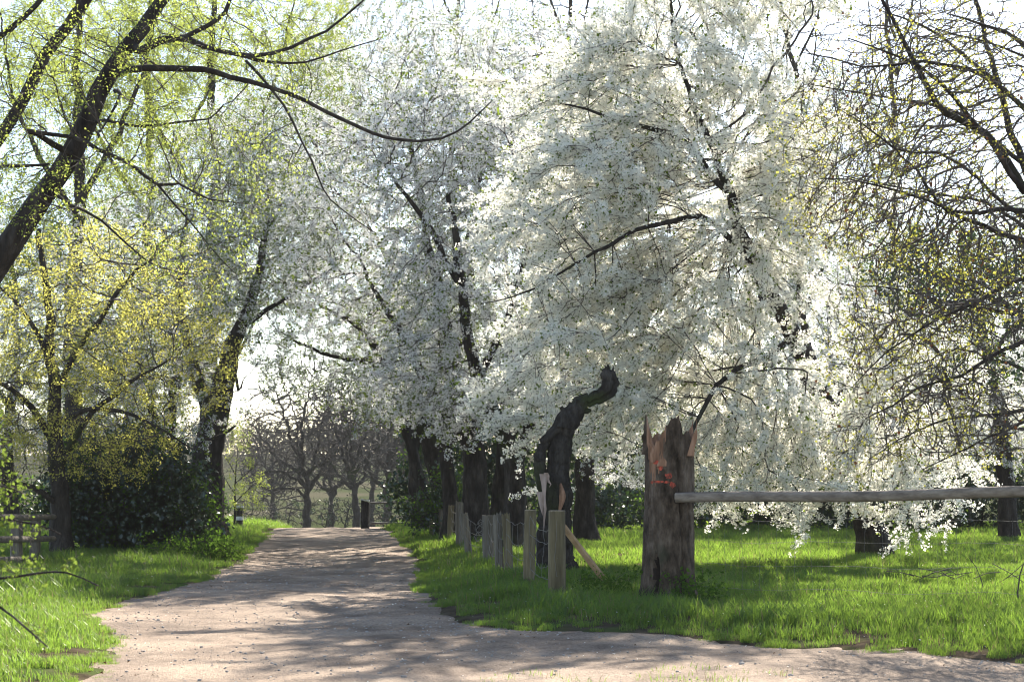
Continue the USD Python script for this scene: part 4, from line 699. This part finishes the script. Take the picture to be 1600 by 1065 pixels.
# ------------------------------------------------------------------ the broken stump
SX, SY = P(1043, 800, 18.2)[0], 18.2; SZ = h1(SX, SY)
stump = thing('tree_stump', 'tall broken cherry stump with jagged top and orange paint marks', 'stump', (SX, SY, SZ))
def sR(th, z):
    q = np.stack([np.cos(th) * 2.5, np.sin(th) * 2.5, z * 0.8], -1); q2 = np.stack([np.cos(th) * 9, np.sin(th) * 9, z * 1.6], -1)
    r = 0.260 * (1 + 0.14 * (meshkit.noise(q, 41) - 0.5) + 0.085 * (meshkit.noise(q2, 42) - 0.5) + (0.2 + 0.12 * np.sin(th * 4 + 1)) * np.exp(-z / 0.16))
    q3 = np.stack([np.cos(th) * 22, np.sin(th) * 22, z * 5], -1); r = r * (1 + 0.07 * (meshkit.noise(q3 * np.array([1, 1, 0.35]), 43) - 0.5) + 0.015 * (meshkit.noise(q3 * np.array([0.3, 0.3, 9]), 46) - 0.5))
    crack = np.exp(-((th - (-1.15 + 0.12 * np.sin(z * 3))) / 0.05) ** 2) * (z < 1.5); r = r - 0.05 * crack          # the long seam down its front
    hole = np.exp(-(((th + 2.22) / 0.17) ** 2 + ((z - 0.30) / 0.19) ** 2) ** 2); r = r - 0.15 * hole
    ring = np.exp(-((z - 0.98 - 0.03 * np.sin(th * 2)) / 0.018) ** 2); return r - 0.012 * ring                        # scar where wire has bitten in
def sTop(th):
    t = np.mod(th + math.pi, 2 * math.pi) - math.pi                # -pi .. pi, front = -pi/2, right = 0
    k = np.array([-3.15, -2.95, -2.75, -2.55, -2.3, -2.0, -1.75, -1.5, -1.25, -1.0, -0.8, -0.5, -0.25, -0.05, 0.2, 0.6, 1.0, 1.5, 2.0, 2.5, 2.9, 3.15])
    v = np.array([1.90, 1.95, 1.93, 1.76, 1.60, 1.70, 1.84, 1.93, 1.92, 1.74, 1.80, 1.66, 1.76, 1.90, 1.74, 1.60, 1.70, 1.78, 1.74, 1.70, 1.80, 1.90])
    return np.interp(t, k, v) + 0.07 * (meshkit.noise(np.stack([np.cos(th) * 14, np.sin(th) * 14, 0 * th], -1), 44) - 0.5)
ns, nr = 120, 70
th = np.arange(ns) * 2 * np.pi / ns - math.pi; tt = np.linspace(0, 1, nr)
TH, TT = np.meshgrid(th, tt); Z = TT * sTop(TH); R = sR(TH, Z)
lean = lambda z: np.stack([0.012 * z, 0 * z], -1)
V = np.stack([R * np.cos(TH) + 0.012 * Z, R * np.sin(TH), Z - 0.12 * (TT == 0)], -1).reshape(-1, 3) + np.array([SX, SY, SZ])
i, j = np.meshgrid(np.arange(nr - 1), np.arange(ns), indexing='ij'); Q = np.stack([i * ns + j, i * ns + (j + 1) % ns, (i + 1) * ns + (j + 1) % ns, (i + 1) * ns + j], -1).reshape(-1, 4)
cth = th[(Q[:, 0] % ns)] + np.pi / ns; cz = V[Q].mean(1)[:, 2] - SZ
hol = (((cth + 2.22) / 0.17) ** 2 + ((cz - 0.30) / 0.19) ** 2) < 1.0
fac = (cz > 1.22 + 0.9 * np.abs(cth + 2.30) + 0.10 * np.sin(cth * 40)) & (np.abs(cth + 2.30) < 0.5)                  # bare heartwood, upper left
fac |= (cz > 1.5) & (np.abs(cth + 0.42) < 0.14)
def sub(mask):
    q = Q[mask]; un, inv = np.unique(q, return_inverse=True); q = inv.reshape(q.shape); return V[un], np.vstack([q[:, [0, 1, 2]], q[:, [0, 2, 3]]])
obj('bark', sub(~hol & ~fac), M['stump'], stump, smooth=True); obj('hollow', sub(hol), M['rot'], stump, smooth=True, label='dark rotten hollow at the foot of the stump')
obj('split_face', sub(fac), M['split'], stump, smooth=True, label='orange brown face of split heartwood')
rows = []; fr = [1.0, 0.88, 0.72, 0.5, 0.25, 0.06]; dr = [0, -0.05, -0.16, -0.10, -0.22, -0.26]
tz = sTop(th); Rt = sR(th, tz)
for f_, d_ in zip(fr, dr):
    nz = 0.22 * (meshkit.noise(np.stack([np.cos(th) * 6 * f_, np.sin(th) * 6 * f_, 0 * th + f_], -1), 45) - 0.5) * (f_ < 1)
    z_ = tz * f_ ** 0.5 + 1.62 * (1 - f_ ** 0.5) + d_ + nz; rows.append(np.stack([Rt * f_ * np.cos(th) + 0.012 * z_ + SX, Rt * f_ * np.sin(th) + SY, z_ + SZ], 1))
vv = np.vstack(rows); i, j = np.meshgrid(np.arange(len(fr) - 1), np.arange(ns), indexing='ij'); q = np.stack([i * ns + j, i * ns + (j + 1) % ns, (i + 1) * ns + (j + 1) % ns, (i + 1) * ns + j], -1).reshape(-1, 4)
obj('broken_top', (vv, np.vstack([q[:, [0, 1, 2]], q[:, [0, 2, 3]]])), M['split'], stump)
def shard(pA, pB, w, d, seed=0):
    """a torn splinter: flat wedge from A to a point at B"""
    pA, pB = np.asarray(pA, float), np.asarray(pB, float); r = np.random.default_rng(seed); n = 6; t = np.linspace(0, 1, n)
    c = pA + (pB - pA) * t[:, None] + r.normal(0, 0.012, (n, 3)) * t[:, None]; ww = w * (1 - t ** 1.6) * (1 + 0.25 * r.normal(size=n)) + 0.003; dd = d * (1 - t) + 0.003
    v = np.concatenate([np.stack([c[k] + np.array([sx * ww[k] / 2, sy * dd[k] / 2, 0]) for sx, sy in ((-1, -1), (1, -1), (1, 1), (-1, 1))]) for k in range(n)])
    f = []
    for k in range(n - 1):
        for s in range(4): a, b = k * 4 + s, k * 4 + (s + 1) % 4; f += [(a, b, b + 4), (a, b + 4, a + 4)]
    f += [(0, 2, 1), (0, 3, 2)] + [(4 * n - 4, 4 * n - 3, 4 * n - 2), (4 * n - 4, 4 * n - 2, 4 * n - 1)]
    return v, np.array(f)
for k, (a_, b_, w_, m_) in enumerate([((1079, 712, 18.00), (1091, 655, 17.98), 0.08, 'split'), ((1010, 710, 18.15), (1009, 663, 18.15), 0.10, 'stump'), ((1052, 715, 18.10), (1060, 668, 18.10), 0.14, 'stump'),
                                       ((1033, 728, 17.96), (1050, 676, 18.00), 0.11, 'split'), ((1078, 715, 18.02), (1076, 680, 18.05), 0.06, 'stump'), ((1020, 722, 18.00), (1016, 690, 18.02), 0.05, 'split'), ((1068, 712, 18.20), (1068, 674, 18.20), 0.10, 'stump')]):
    obj('splinter', shard(P(*a_), P(*b_), w_, w_ * 0.4, 50 + k), M[m_], stump)
def decal(px, py, rx, ry, seed, lift=0.004):
    r = np.random.default_rng(seed); n = 26; an = np.arange(n) * 2 * np.pi / n; k = 0.75 + 0.5 * meshkit.noise(np.stack([np.cos(an) * 2.2, np.sin(an) * 2.2, 0 * an + seed], -1), seed)
    rings = [np.stack([px + rx * k * f_ * np.cos(an), py + ry * k * f_ * np.sin(an)], 1) for f_ in (1.0, 0.66, 0.33)] + [np.array([[px, py]])]
    uv = np.vstack(rings); s = 17.95 / FPX; xx = (uv[:, 0] - CX) * s - SX; zz = (HORIZON - uv[:, 1]) * s + EYE[2] - SZ
    phi = -math.pi / 2 + np.arcsin(np.clip((xx - 0.012 * zz) / 0.260, -0.97, 0.97)); rr = sR(phi, zz) + lift
    v = np.stack([rr * np.cos(phi) + 0.012 * zz + SX, rr * np.sin(phi) + SY, zz + SZ], 1); f = []
    for g_ in range(2):
        for q_ in range(n): a, b = g_ * n + q_, g_ * n + (q_ + 1) % n; f += [(a, b, b + n), (a, b + n, a + n)]
    f += [(2 * n + q_, 2 * n + (q_ + 1) % n, 3 * n) for q_ in range(n)]
    return v, np.array(f)
for k, q_ in enumerate([(1025, 722, 5.5, 3.6), (1032, 729, 3.5, 5), (1044, 743, 5.5, 4.2), (1050, 757, 4.5, 4.5), (1028, 752, 9.5, 1.8), (1041, 753, 4, 1.7), (1019, 753, 3, 2)]):
    obj('paint_mark', decal(*q_, 60 + k), M['paint'], stump, smooth=True)

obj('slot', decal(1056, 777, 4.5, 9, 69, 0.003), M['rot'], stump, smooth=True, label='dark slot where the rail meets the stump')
# ------------------------------------------------------------------ rail, posts, brace, wire
def round_post(c, top, r, seed, m='post', ragged=0.0, lean=(0, 0), n=20, name='fence_post', label='', group=None, endm='endgrain'):
    """a round stake: its side and its sawn or weathered top"""
    c = np.asarray(c, float); t = thing(name, label, 'post', c, group); hgt = top - c[2]; rows = 14
    an = np.arange(n) * 2 * np.pi / n; zz = np.linspace(-0.05, 1, rows); A, S = np.meshgrid(an, zz)
    kk = 1 + 0.10 * (meshkit.noise(np.stack([np.cos(A) * 2, np.sin(A) * 2, S * 2 + seed], -1), seed) - 0.5) + 0.10 * (meshkit.noise(np.stack([np.cos(A) * 8, np.sin(A) * 8, S * 1.2 + seed], -1), seed + 1) - 0.5)
    topz = 1 + ragged * (meshkit.noise(np.stack([np.cos(an) * 3, np.sin(an) * 3, 0 * an + seed], -1), seed + 2) - 0.6); Sz = np.where(S > 0, S * topz[None], S)
    v = np.stack([c[0] + r * kk * np.cos(A) + lean[0] * Sz, c[1] + r * kk * np.sin(A) + lean[1] * Sz, c[2] + Sz * hgt], -1).reshape(-1, 3)
    i, j = np.meshgrid(np.arange(rows - 1), np.arange(n), indexing='ij'); q = np.stack([i * n + j, i * n + (j + 1) % n, (i + 1) * n + (j + 1) % n, (i + 1) * n + j], -1).reshape(-1, 4)
    obj('shaft', (v, np.vstack([q[:, [0, 1, 2]], q[:, [0, 2, 3]]])), M[m], t, smooth=40)
    e = v[-n:]; ctr = e.mean(0) - np.array([0, 0, 0.03 * (ragged > 0)]); inner = ctr + (e - ctr) * 0.92 + np.array([0, 0, 0.008 * (ragged == 0)])
    vv = np.vstack([e, inner, [ctr + np.array([0, 0, 0.008])]]); f = []
    for k in range(n): k2 = (k + 1) % n; f += [(k, k2, n + k2), (k, n + k2, n + k), (n + k, n + k2, 2 * n)]
    obj('post_top', (vv, np.array(f)), M[endm], t); return t
POSTS = [(870, 18.5, 798, 0.092, 'post', 0, (0.0, 0.0), 'stout round fence post nearest the track bend, sawn flat on top'), (826, 20.9, 797, 0.070, 'post', 0, (0.02, 0), 'thinner round fence post second from the stump'),
         (796, 23.6, 803, 0.058, 'post', 0.12, (-0.05, 0), 'mossy half of a split post, right of its grey half'), (781, 23.8, 801, 0.06, 'grey_post', 0.16, (-0.04, 0), 'bleached grey half of a split ragged post'),
         (763, 26.6, 804, 0.088, 'grey_post', 0.03, (0, 0), 'thick grey fence post with wire ends at its left side'), (733, 29.5, 801, 0.06, 'grey_post', 0.1, (-0.08, 0), 'thin grey post leaning left beside the thick grey one'),
         (718, 32.5, 784, 0.07, 'grey_post', 0.14, (0, 0), 'tall ragged grey post against the thickest cherry trunk'), (703, 36, 789, 0.065, 'post', 0.05, (0.03, 0), 'brown post third from the far end of the fence'),
         (690, 38.5, 795, 0.06, 'grey_post', 0.1, (0, 0), 'small grey post second from the far end of the fence'), (676, 41.5, 797, 0.06, 'post', 0.1, (-0.03, 0), 'small dark post at the far end of the fence')]
tops = []
for k, (px, Dd, ty, r_, m_, rg_, ln, lab) in enumerate(POSTS):
    c = on(px, Dd, 0.0); tz = P(px, ty, Dd)[2]; round_post(c, tz, r_, 90 + 3 * k, m_, rg_, ln, label=lab, endm='endgrain' if rg_ == 0 else m_)
    tops.append((c + np.array([ln[0] * 0.8, -r_ - 0.004, 0]), tz))
br = thing('wooden_prop', 'leaning square wooden prop behind the nearest round post', 'prop', P(943, 901, 18.95))
def beam(a, b, w, h, twist=0.0):
    a, b = np.asarray(a, float), np.asarray(b, float); t = (b - a) / np.linalg.norm(b - a); s = np.cross(t, [0, 1, 0.2]); s /= np.linalg.norm(s); u = np.cross(s, t)
    s, u = s * math.cos(twist) + u * math.sin(twist), u * math.cos(twist) - s * math.sin(twist); c = 0.12 * min(w, h)
    pr = [(w / 2 - c, h / 2), (w / 2, h / 2 - c), (w / 2, -h / 2 + c), (w / 2 - c, -h / 2), (-w / 2 + c, -h / 2), (-w / 2, -h / 2 + c), (-w / 2, h / 2 - c), (-w / 2 + c, h / 2)]
    v = np.array([e + p_[0] * s + p_[1] * u for e in (a, b) for p_ in pr]); f = []
    for k in range(8): k2 = (k + 1) % 8; f += [(k, k2, 8 + k2), (k, 8 + k2, 8 + k)]
    f += [(0, k + 1, k) for k in range(1, 7)] + [(8, 8 + k, 8 + k + 1) for k in range(1, 7)]; return v, np.array(f)
obj('prop_beam', beam(P(943, 904, 18.95), P(880, 822, 18.72), 0.06, 0.05, 0.4), M['brace'], br)
obj('nail', thin_tube([P(886, 832, 18.6), P(886, 832, 18.76)], 0.005, 6), M['wire'], br)
# rail
ra, rb = P(1056, 777, 17.89), P(1780, 762, 16.3)
rail = thing('wooden_rail', 'long round grey wooden rail running right from the broken stump', 'rail', ra)
n = 40; t = np.linspace(0, 1, n); rp = ra + (rb - ra) * t[:, None] + np.stack([0 * t, 0 * t, -0.02 * np.sin(t * math.pi) + 0.006 * np.sin(t * 11)], 1)
v, f = bark_tube(rp, 0.052 + 0.004 * t, 18, 0.05, 71, cap=False); obj('pole', (v, f), M['rail'], rail, smooth=True)
for e, c_ in ((v[:18], ra), (v[-18:], rp[-1])):
    d_ = (ra - rb) / np.linalg.norm(ra - rb) * (1 if c_ is ra else -1); obj('sawn_end', (np.vstack([e, e.mean(0) + d_ * 0.006]), np.array([(k, (k + 1) % 18, 18) for k in range(18)])), M['endgrain'], rail)
obj('bolt', thin_tube([P(1068, 777, 17.81), P(1068, 777, 17.96)], 0.009, 6), M['wire'], rail)
round_post(on(1782, 16.42, 0), rb[2] - 0.05, 0.09, 140, 'post', 0, label='round post carrying the far right end of the long rail')
# wire between the posts: sagging line wires and stay wires, each a part
wf = thing('wire_fence', 'sagging rusty sheep netting hung along the row of old posts', 'wire fence', tops[0][0])
sg = np.random.default_rng(17); spans = {}
for lv, fz in enumerate((0.93, 0.68, 0.45, 0.24)):
    ln = []
    for (a, ta), (b, tb) in zip(tops[:-1], tops[1:]):
        za, zb = a[2] + (ta - a[2]) * fz, b[2] + (tb - b[2]) * fz; tq = np.linspace(0, 1, 9)[:-1]; sag = 0.07 + 0.10 * sg.uniform()
        for u in tq: ln.append(np.array([a[0] + (b[0] - a[0]) * u, a[1] + (b[1] - a[1]) * u, za + (zb - za) * u - sag * 4 * u * (1 - u) + 0.012 * sg.normal() * (u > 0)]))
    spans[lv] = np.array(ln); obj('line_wire', thin_tube(spans[lv], 0.0032, 4), M['wire'], wf)
for k in range(len(spans[0])):
    if k % 2 == 0: obj('stay_wire', thin_tube(np.array([spans[l][k] + np.array([0.01 * sg.normal(), 0, 0]) for l in range(4)]), 0.0022, 3), M['wire'], wf)
for e in range(3):
    b_ = tops[4][0] + np.array([-0.07, 0, 0.62 - 0.1 * e]); obj('wire_end', thin_tube(b_ + np.array([[0, 0, 0], [-0.05, -0.03, 0.03], [-0.09, -0.02, -0.02], [-0.06, -0.05, -0.06], [-0.02, -0.04, -0.03]]) * (1 + 0.3 * e), 0.005, 4), M['wire'], wf)
w2 = thing('wire_fence', 'faint thin wire netting below the long wooden rail', 'wire fence', (SX + 0.3, 17.9, SZ))
A0, B0 = np.array([SX + 0.27, 17.95, 0]), np.array([rb[0], rb[1], 0])
for z_ in (0.18, 0.42, 0.66, 0.88):
    q = [A0 + (B0 - A0) * u + np.array([0, 0, SZ + z_ - 0.03 * math.sin(u * 9.4) ** 2 + 0.006 * sg.normal()]) for u in np.linspace(0, 1, 20)]; obj('line_wire', thin_tube(q, 0.0018, 3), M['wire'], w2)
for u in np.linspace(0.03, 0.98, 24):
    c = A0 + (B0 - A0) * u; obj('stay_wire', thin_tube([c + np.array([0, 0, SZ + z_ + 0.0]) + np.array([0.006 * sg.normal(), 0, 0]) for z_ in (0.16, 0.4, 0.65, 0.86)], 0.0013, 3), M['wire'], w2)

# ------------------------------------------------------------------ the gnarled broken tree behind the posts
gt = thing('gnarled_tree', 'gnarled half dead trunk with a broken crooked limb and pale torn wood', 'tree', on(868, 24))
def lim(name, p, r, seed, m='bark', amp=0.36, sides=28, label=None, flare=0.0):
    fp, fr_ = catmull(p, r, 0.035); kr = np.random.default_rng(seed); fp[1:] += (kr.normal(0, 0.010, fp[1:].shape)) * min(1, r[0] / 0.1); fr_ = fr_ * (1 + 0.10 * (meshkit.noise(np.stack([np.arange(len(fr_)) * 0.35] * 3, -1), seed) - 0.5) * 2); obj(name, bark_tube(fp, fr_, sides, amp, seed, flare), M[m], gt, smooth=True, label=label)
lim('trunk', trunk(868, 24, (867, 830, 24), (866, 770, 24), (873, 725, 24), (877, 690, 24), (886, 655, 24), (892, 645, 24)), np.array([0.26, 0.225, 0.225, 0.16, 0.15, 0.145, 0.11]), 201, flare=0.25)
lim('limb', pts((856, 775, 23.9), (845, 735, 23.9), (846, 705, 23.9), (858, 680, 23.9), (884, 660, 24)), np.array([0.11, 0.085, 0.06, 0.065, 0.06]), 202)
lim('broken_limb', pts((884, 668, 24), (893, 648, 24), (908, 634, 24), (913, 628, 24), (930, 623, 24), (943, 617, 24), (952, 608, 24), (957, 598, 24), (953, 588, 24), (948, 581, 24)), np.array([0.135, 0.13, 0.095, 0.085, 0.075, 0.085, 0.105, 0.10, 0.09, 0.07]), 203, label='dark crooked limb broken off at a swollen end', amp=0.6)
for k, (p_, r_) in enumerate([(((880, 668, 23.9), (881, 650, 23.9), (877, 638, 23.9)), (0.085, 0.06, 0.025)), (((905, 640, 24), (918, 642, 24), (924, 639, 24)), (0.05, 0.03, 0.012)), (((848, 722, 23.9), (838, 716, 23.8), (834, 708, 23.8)), (0.04, 0.03, 0.012)), (((947, 612, 24), (944, 626, 24)), (0.04, 0.012)), (((951, 592, 24), (944, 577, 24)), (0.06, 0.03))]):
    lim('dead_stub', pts(*p_), np.array(r_), 204 + k)
for k, (a_, b_, w_, d_) in enumerate([((949, 592, 23.98), (945, 570, 23.95), 0.08, 0.07), ((955, 592, 24.0), (957, 573, 24.02), 0.09, 0.06), ((951, 588, 24.0), (951, 566, 24.0), 0.07, 0.05), ((958, 600, 24.0), (966, 590, 24.0), 0.06, 0.05), ((906, 640, 23.92), (900, 618, 23.9), 0.06, 0.05)]):
    obj('broken_tip', shard(P(*a_), P(*b_), w_, d_, 230 + k), M['bark'], gt)
for k, (a_, b_, w_) in enumerate([((849, 740, 23.72), (852, 832, 23.70), 0.085), ((843, 768, 23.74), (848, 806, 23.7), 0.06), ((853, 738, 23.70), (859, 762, 23.72), 0.05)]):
    obj('torn_wood', shard(P(*a_), P(*b_), w_, 0.05, 210 + k), M['pale'], gt)
obj('wound', bark_tube(*catmull(pts((874, 800, 23.80), (879, 775, 23.79), (876, 755, 23.82)), np.array([0.015, 0.05, 0.015]), 0.03), 10, 0.3, 215), M['split'], gt, smooth=True)

# ------------------------------------------------------------------ gate posts and gates at the crest, wooden fence at the left
def block(c, sx, sy, z0, z1, m, parent, name, slope=0.0):
    x, y = c; v = np.array([(x + a * sx / 2, y + b * sy / 2, z0) for a, b in ((-1, -1), (1, -1), (1, 1), (-1, 1))] + [(x + a * sx / 2, y + b * sy / 2, z1 - slope * (a + 1) / 2) for a, b in ((-1, -1), (1, -1), (1, 1), (-1, 1))])
    f = [(0, 2, 1), (0, 3, 2), (4, 5, 6), (4, 6, 7)] + [q for k in range(4) for q in ((k, (k + 1) % 4, 4 + (k + 1) % 4), (k, 4 + (k + 1) % 4, 4 + k))]
    return obj(name, (v, np.array(f)), m, parent)
c = on(571, 52, 0); t = thing('gate_post', 'dark square gate post with pale slanted top at the right end of the crest', 'post', c)
zt = P(571, 781, 52)[2]; block(c[:2], 0.23, 0.23, c[2] - 0.1, zt, M['bark'], t, 'shaft', 0.07); block(c[:2], 0.25, 0.25, zt + 0.004, zt + 0.035, M['white'], t, 'cap', 0.07)
t = thing('metal_gate', 'light metal field gate standing open behind the dark gate post', 'gate', P(580, 818, 52.3)); D = 52.3
for y_ in (785, 817): obj('gate_rail', thin_tube([P(578, y_, D), P(700, y_ - 1, D + 1.2)], 0.03, 8), M['wire'], t)
for y_ in (793, 801, 809): obj('gate_wire', thin_tube([P(578, y_, D), P(700, y_ - 1, D + 1.2)], 0.006, 4), M['wire'], t)
for k in range(0, 5): obj('gate_upright', thin_tube([P(579 + 29 * k, 785, D + 0.29 * k), P(579 + 29 * k, 817, D + 0.29 * k)], 0.014, 6), M['wire'], t)
c = on(375, 47.5, 0); t = thing('gate_post', 'dark gate post with white bands at the left end of the crest', 'post', c)
zt = P(375, 793, 47.5)[2]; block(c[:2], 0.16, 0.16, c[2] - 0.1, zt, M['bark'], t, 'shaft'); block(c[:2], 0.2, 0.2, zt + 0.003, zt + 0.06, M['white'], t, 'cap')
zb = P(375, 812, 47.5)[2]; block(c[:2], 0.19, 0.19, zb, zb + 0.10, M['white'], t, 'white_band')
t = thing('wooden_fence', 'grey wooden paddock fence by the maple at the left edge', 'fence', on(30, 25))
for px, Dd, w in ((28, 25.2, 0.14), (57, 26.5, 0.13), (-60, 23.5, 0.14)):
    c = on(px, Dd, 0); a_ = c + np.array([0, 0, -0.05]); obj('post', beam(a_, np.array([c[0], c[1], P(px, 811, Dd)[2] + 0.02]), w, w, 0.2), M['grey_post'], t)
for y_ in (808, 842, 874): obj('rail', bark_tube(*catmull([P(-90, y_ + 1, 22.9), P(30, y_, 25.05), P(84, y_ - 1, 28.2)], np.array([0.05, 0.048, 0.045]), 0.3), 10, 0.1, int(y_)), M['grey_post'], t, smooth=True)

# ------------------------------------------------------------------ small plants
def herb_clump(name, label, cat, px, Dd, n, spread, hgt, seed, protos=HERB):
    r = np.random.default_rng(seed); t = thing(name, label, cat, on(px, Dd, 0)); b = on(px, Dd, 0); st, ps, dr_ = [], [], []
    for k in range(n):
        o = r.normal(0, spread, 2); bx, by = b[0] + o[0], b[1] + o[1]; z = h1(bx, by); h_ = hgt * r.uniform(0.5, 1.1); l = r.normal(0, 0.25 * hgt, 2)
        p = np.array([[bx, by, z - 0.02], [bx + l[0] * 0.4, by + l[1] * 0.4, z + h_ * 0.6], [bx + l[0], by + l[1], z + h_]]); st.append(thin_tube(p, np.array([0.004, 0.003, 0.0015]), 4))
        for u in np.linspace(0.3, 1, 4): ps.append(p[0] + (p[2] - p[0]) * u); dr_.append(np.array([r.normal(), r.normal(), 0.5]))
    obj('stems', join(st), M['herb'], t, kind='stuff'); ps = np.array(ps)
    instancer('foliage', t, protos, ps, quats(np.array(dr_), r), r.uniform(0.4, 0.8, len(ps)), r.integers(0, len(protos), len(ps)))
herb_clump('nettle_clump', 'green nettle clump at the right foot of the broken stump', 'nettles', 1078, 17.7, 9, 0.13, 0.26, 301)
herb_clump('nettle_clump', 'loose pale herbs left of the foot of the broken stump', 'herbs', 955, 18.4, 8, 0.2, 0.22, 302)
t = thing('dead_brush', 'heap of dry fallen twigs lying in the grass at the right', 'brush', on(1500, 21.5, 0)); r = np.random.default_rng(303)
for k in range(13):
    c = on(1500, 21.5, 0) + np.array([r.normal(0, 0.45), r.normal(0, 0.3), 0.12]); d = r.normal(size=3) * np.array([1, 0.7, 0.25]); d /= np.linalg.norm(d); L = r.uniform(0.3, 0.8)
    obj('dry_twig', thin_tube([c - d * L / 2, c + np.array([0, 0, 0.04]) * r.normal(), c + d * L / 2], 0.005, 4), M['twig'], t)
t = thing('dead_stalk', 'single dark bent stalk standing in the grass at the right edge', 'stalk', on(1590, 17.5, 0))
obj('stem', thin_tube([on(1588, 17.5, -0.02), P(1590, 925, 17.5), P(1594, 895, 17.5), P(1604, 868, 17.5)], np.array([0.009, 0.008, 0.007, 0.004]), 6), M['twig'], t)
obj('stem', thin_tube([on(1535, 20, -0.02), P(1533, 905, 20), P(1525, 885, 20), P(1512, 868, 20)], np.array([0.007, 0.006, 0.005, 0.003]), 6), M['twig'], t)
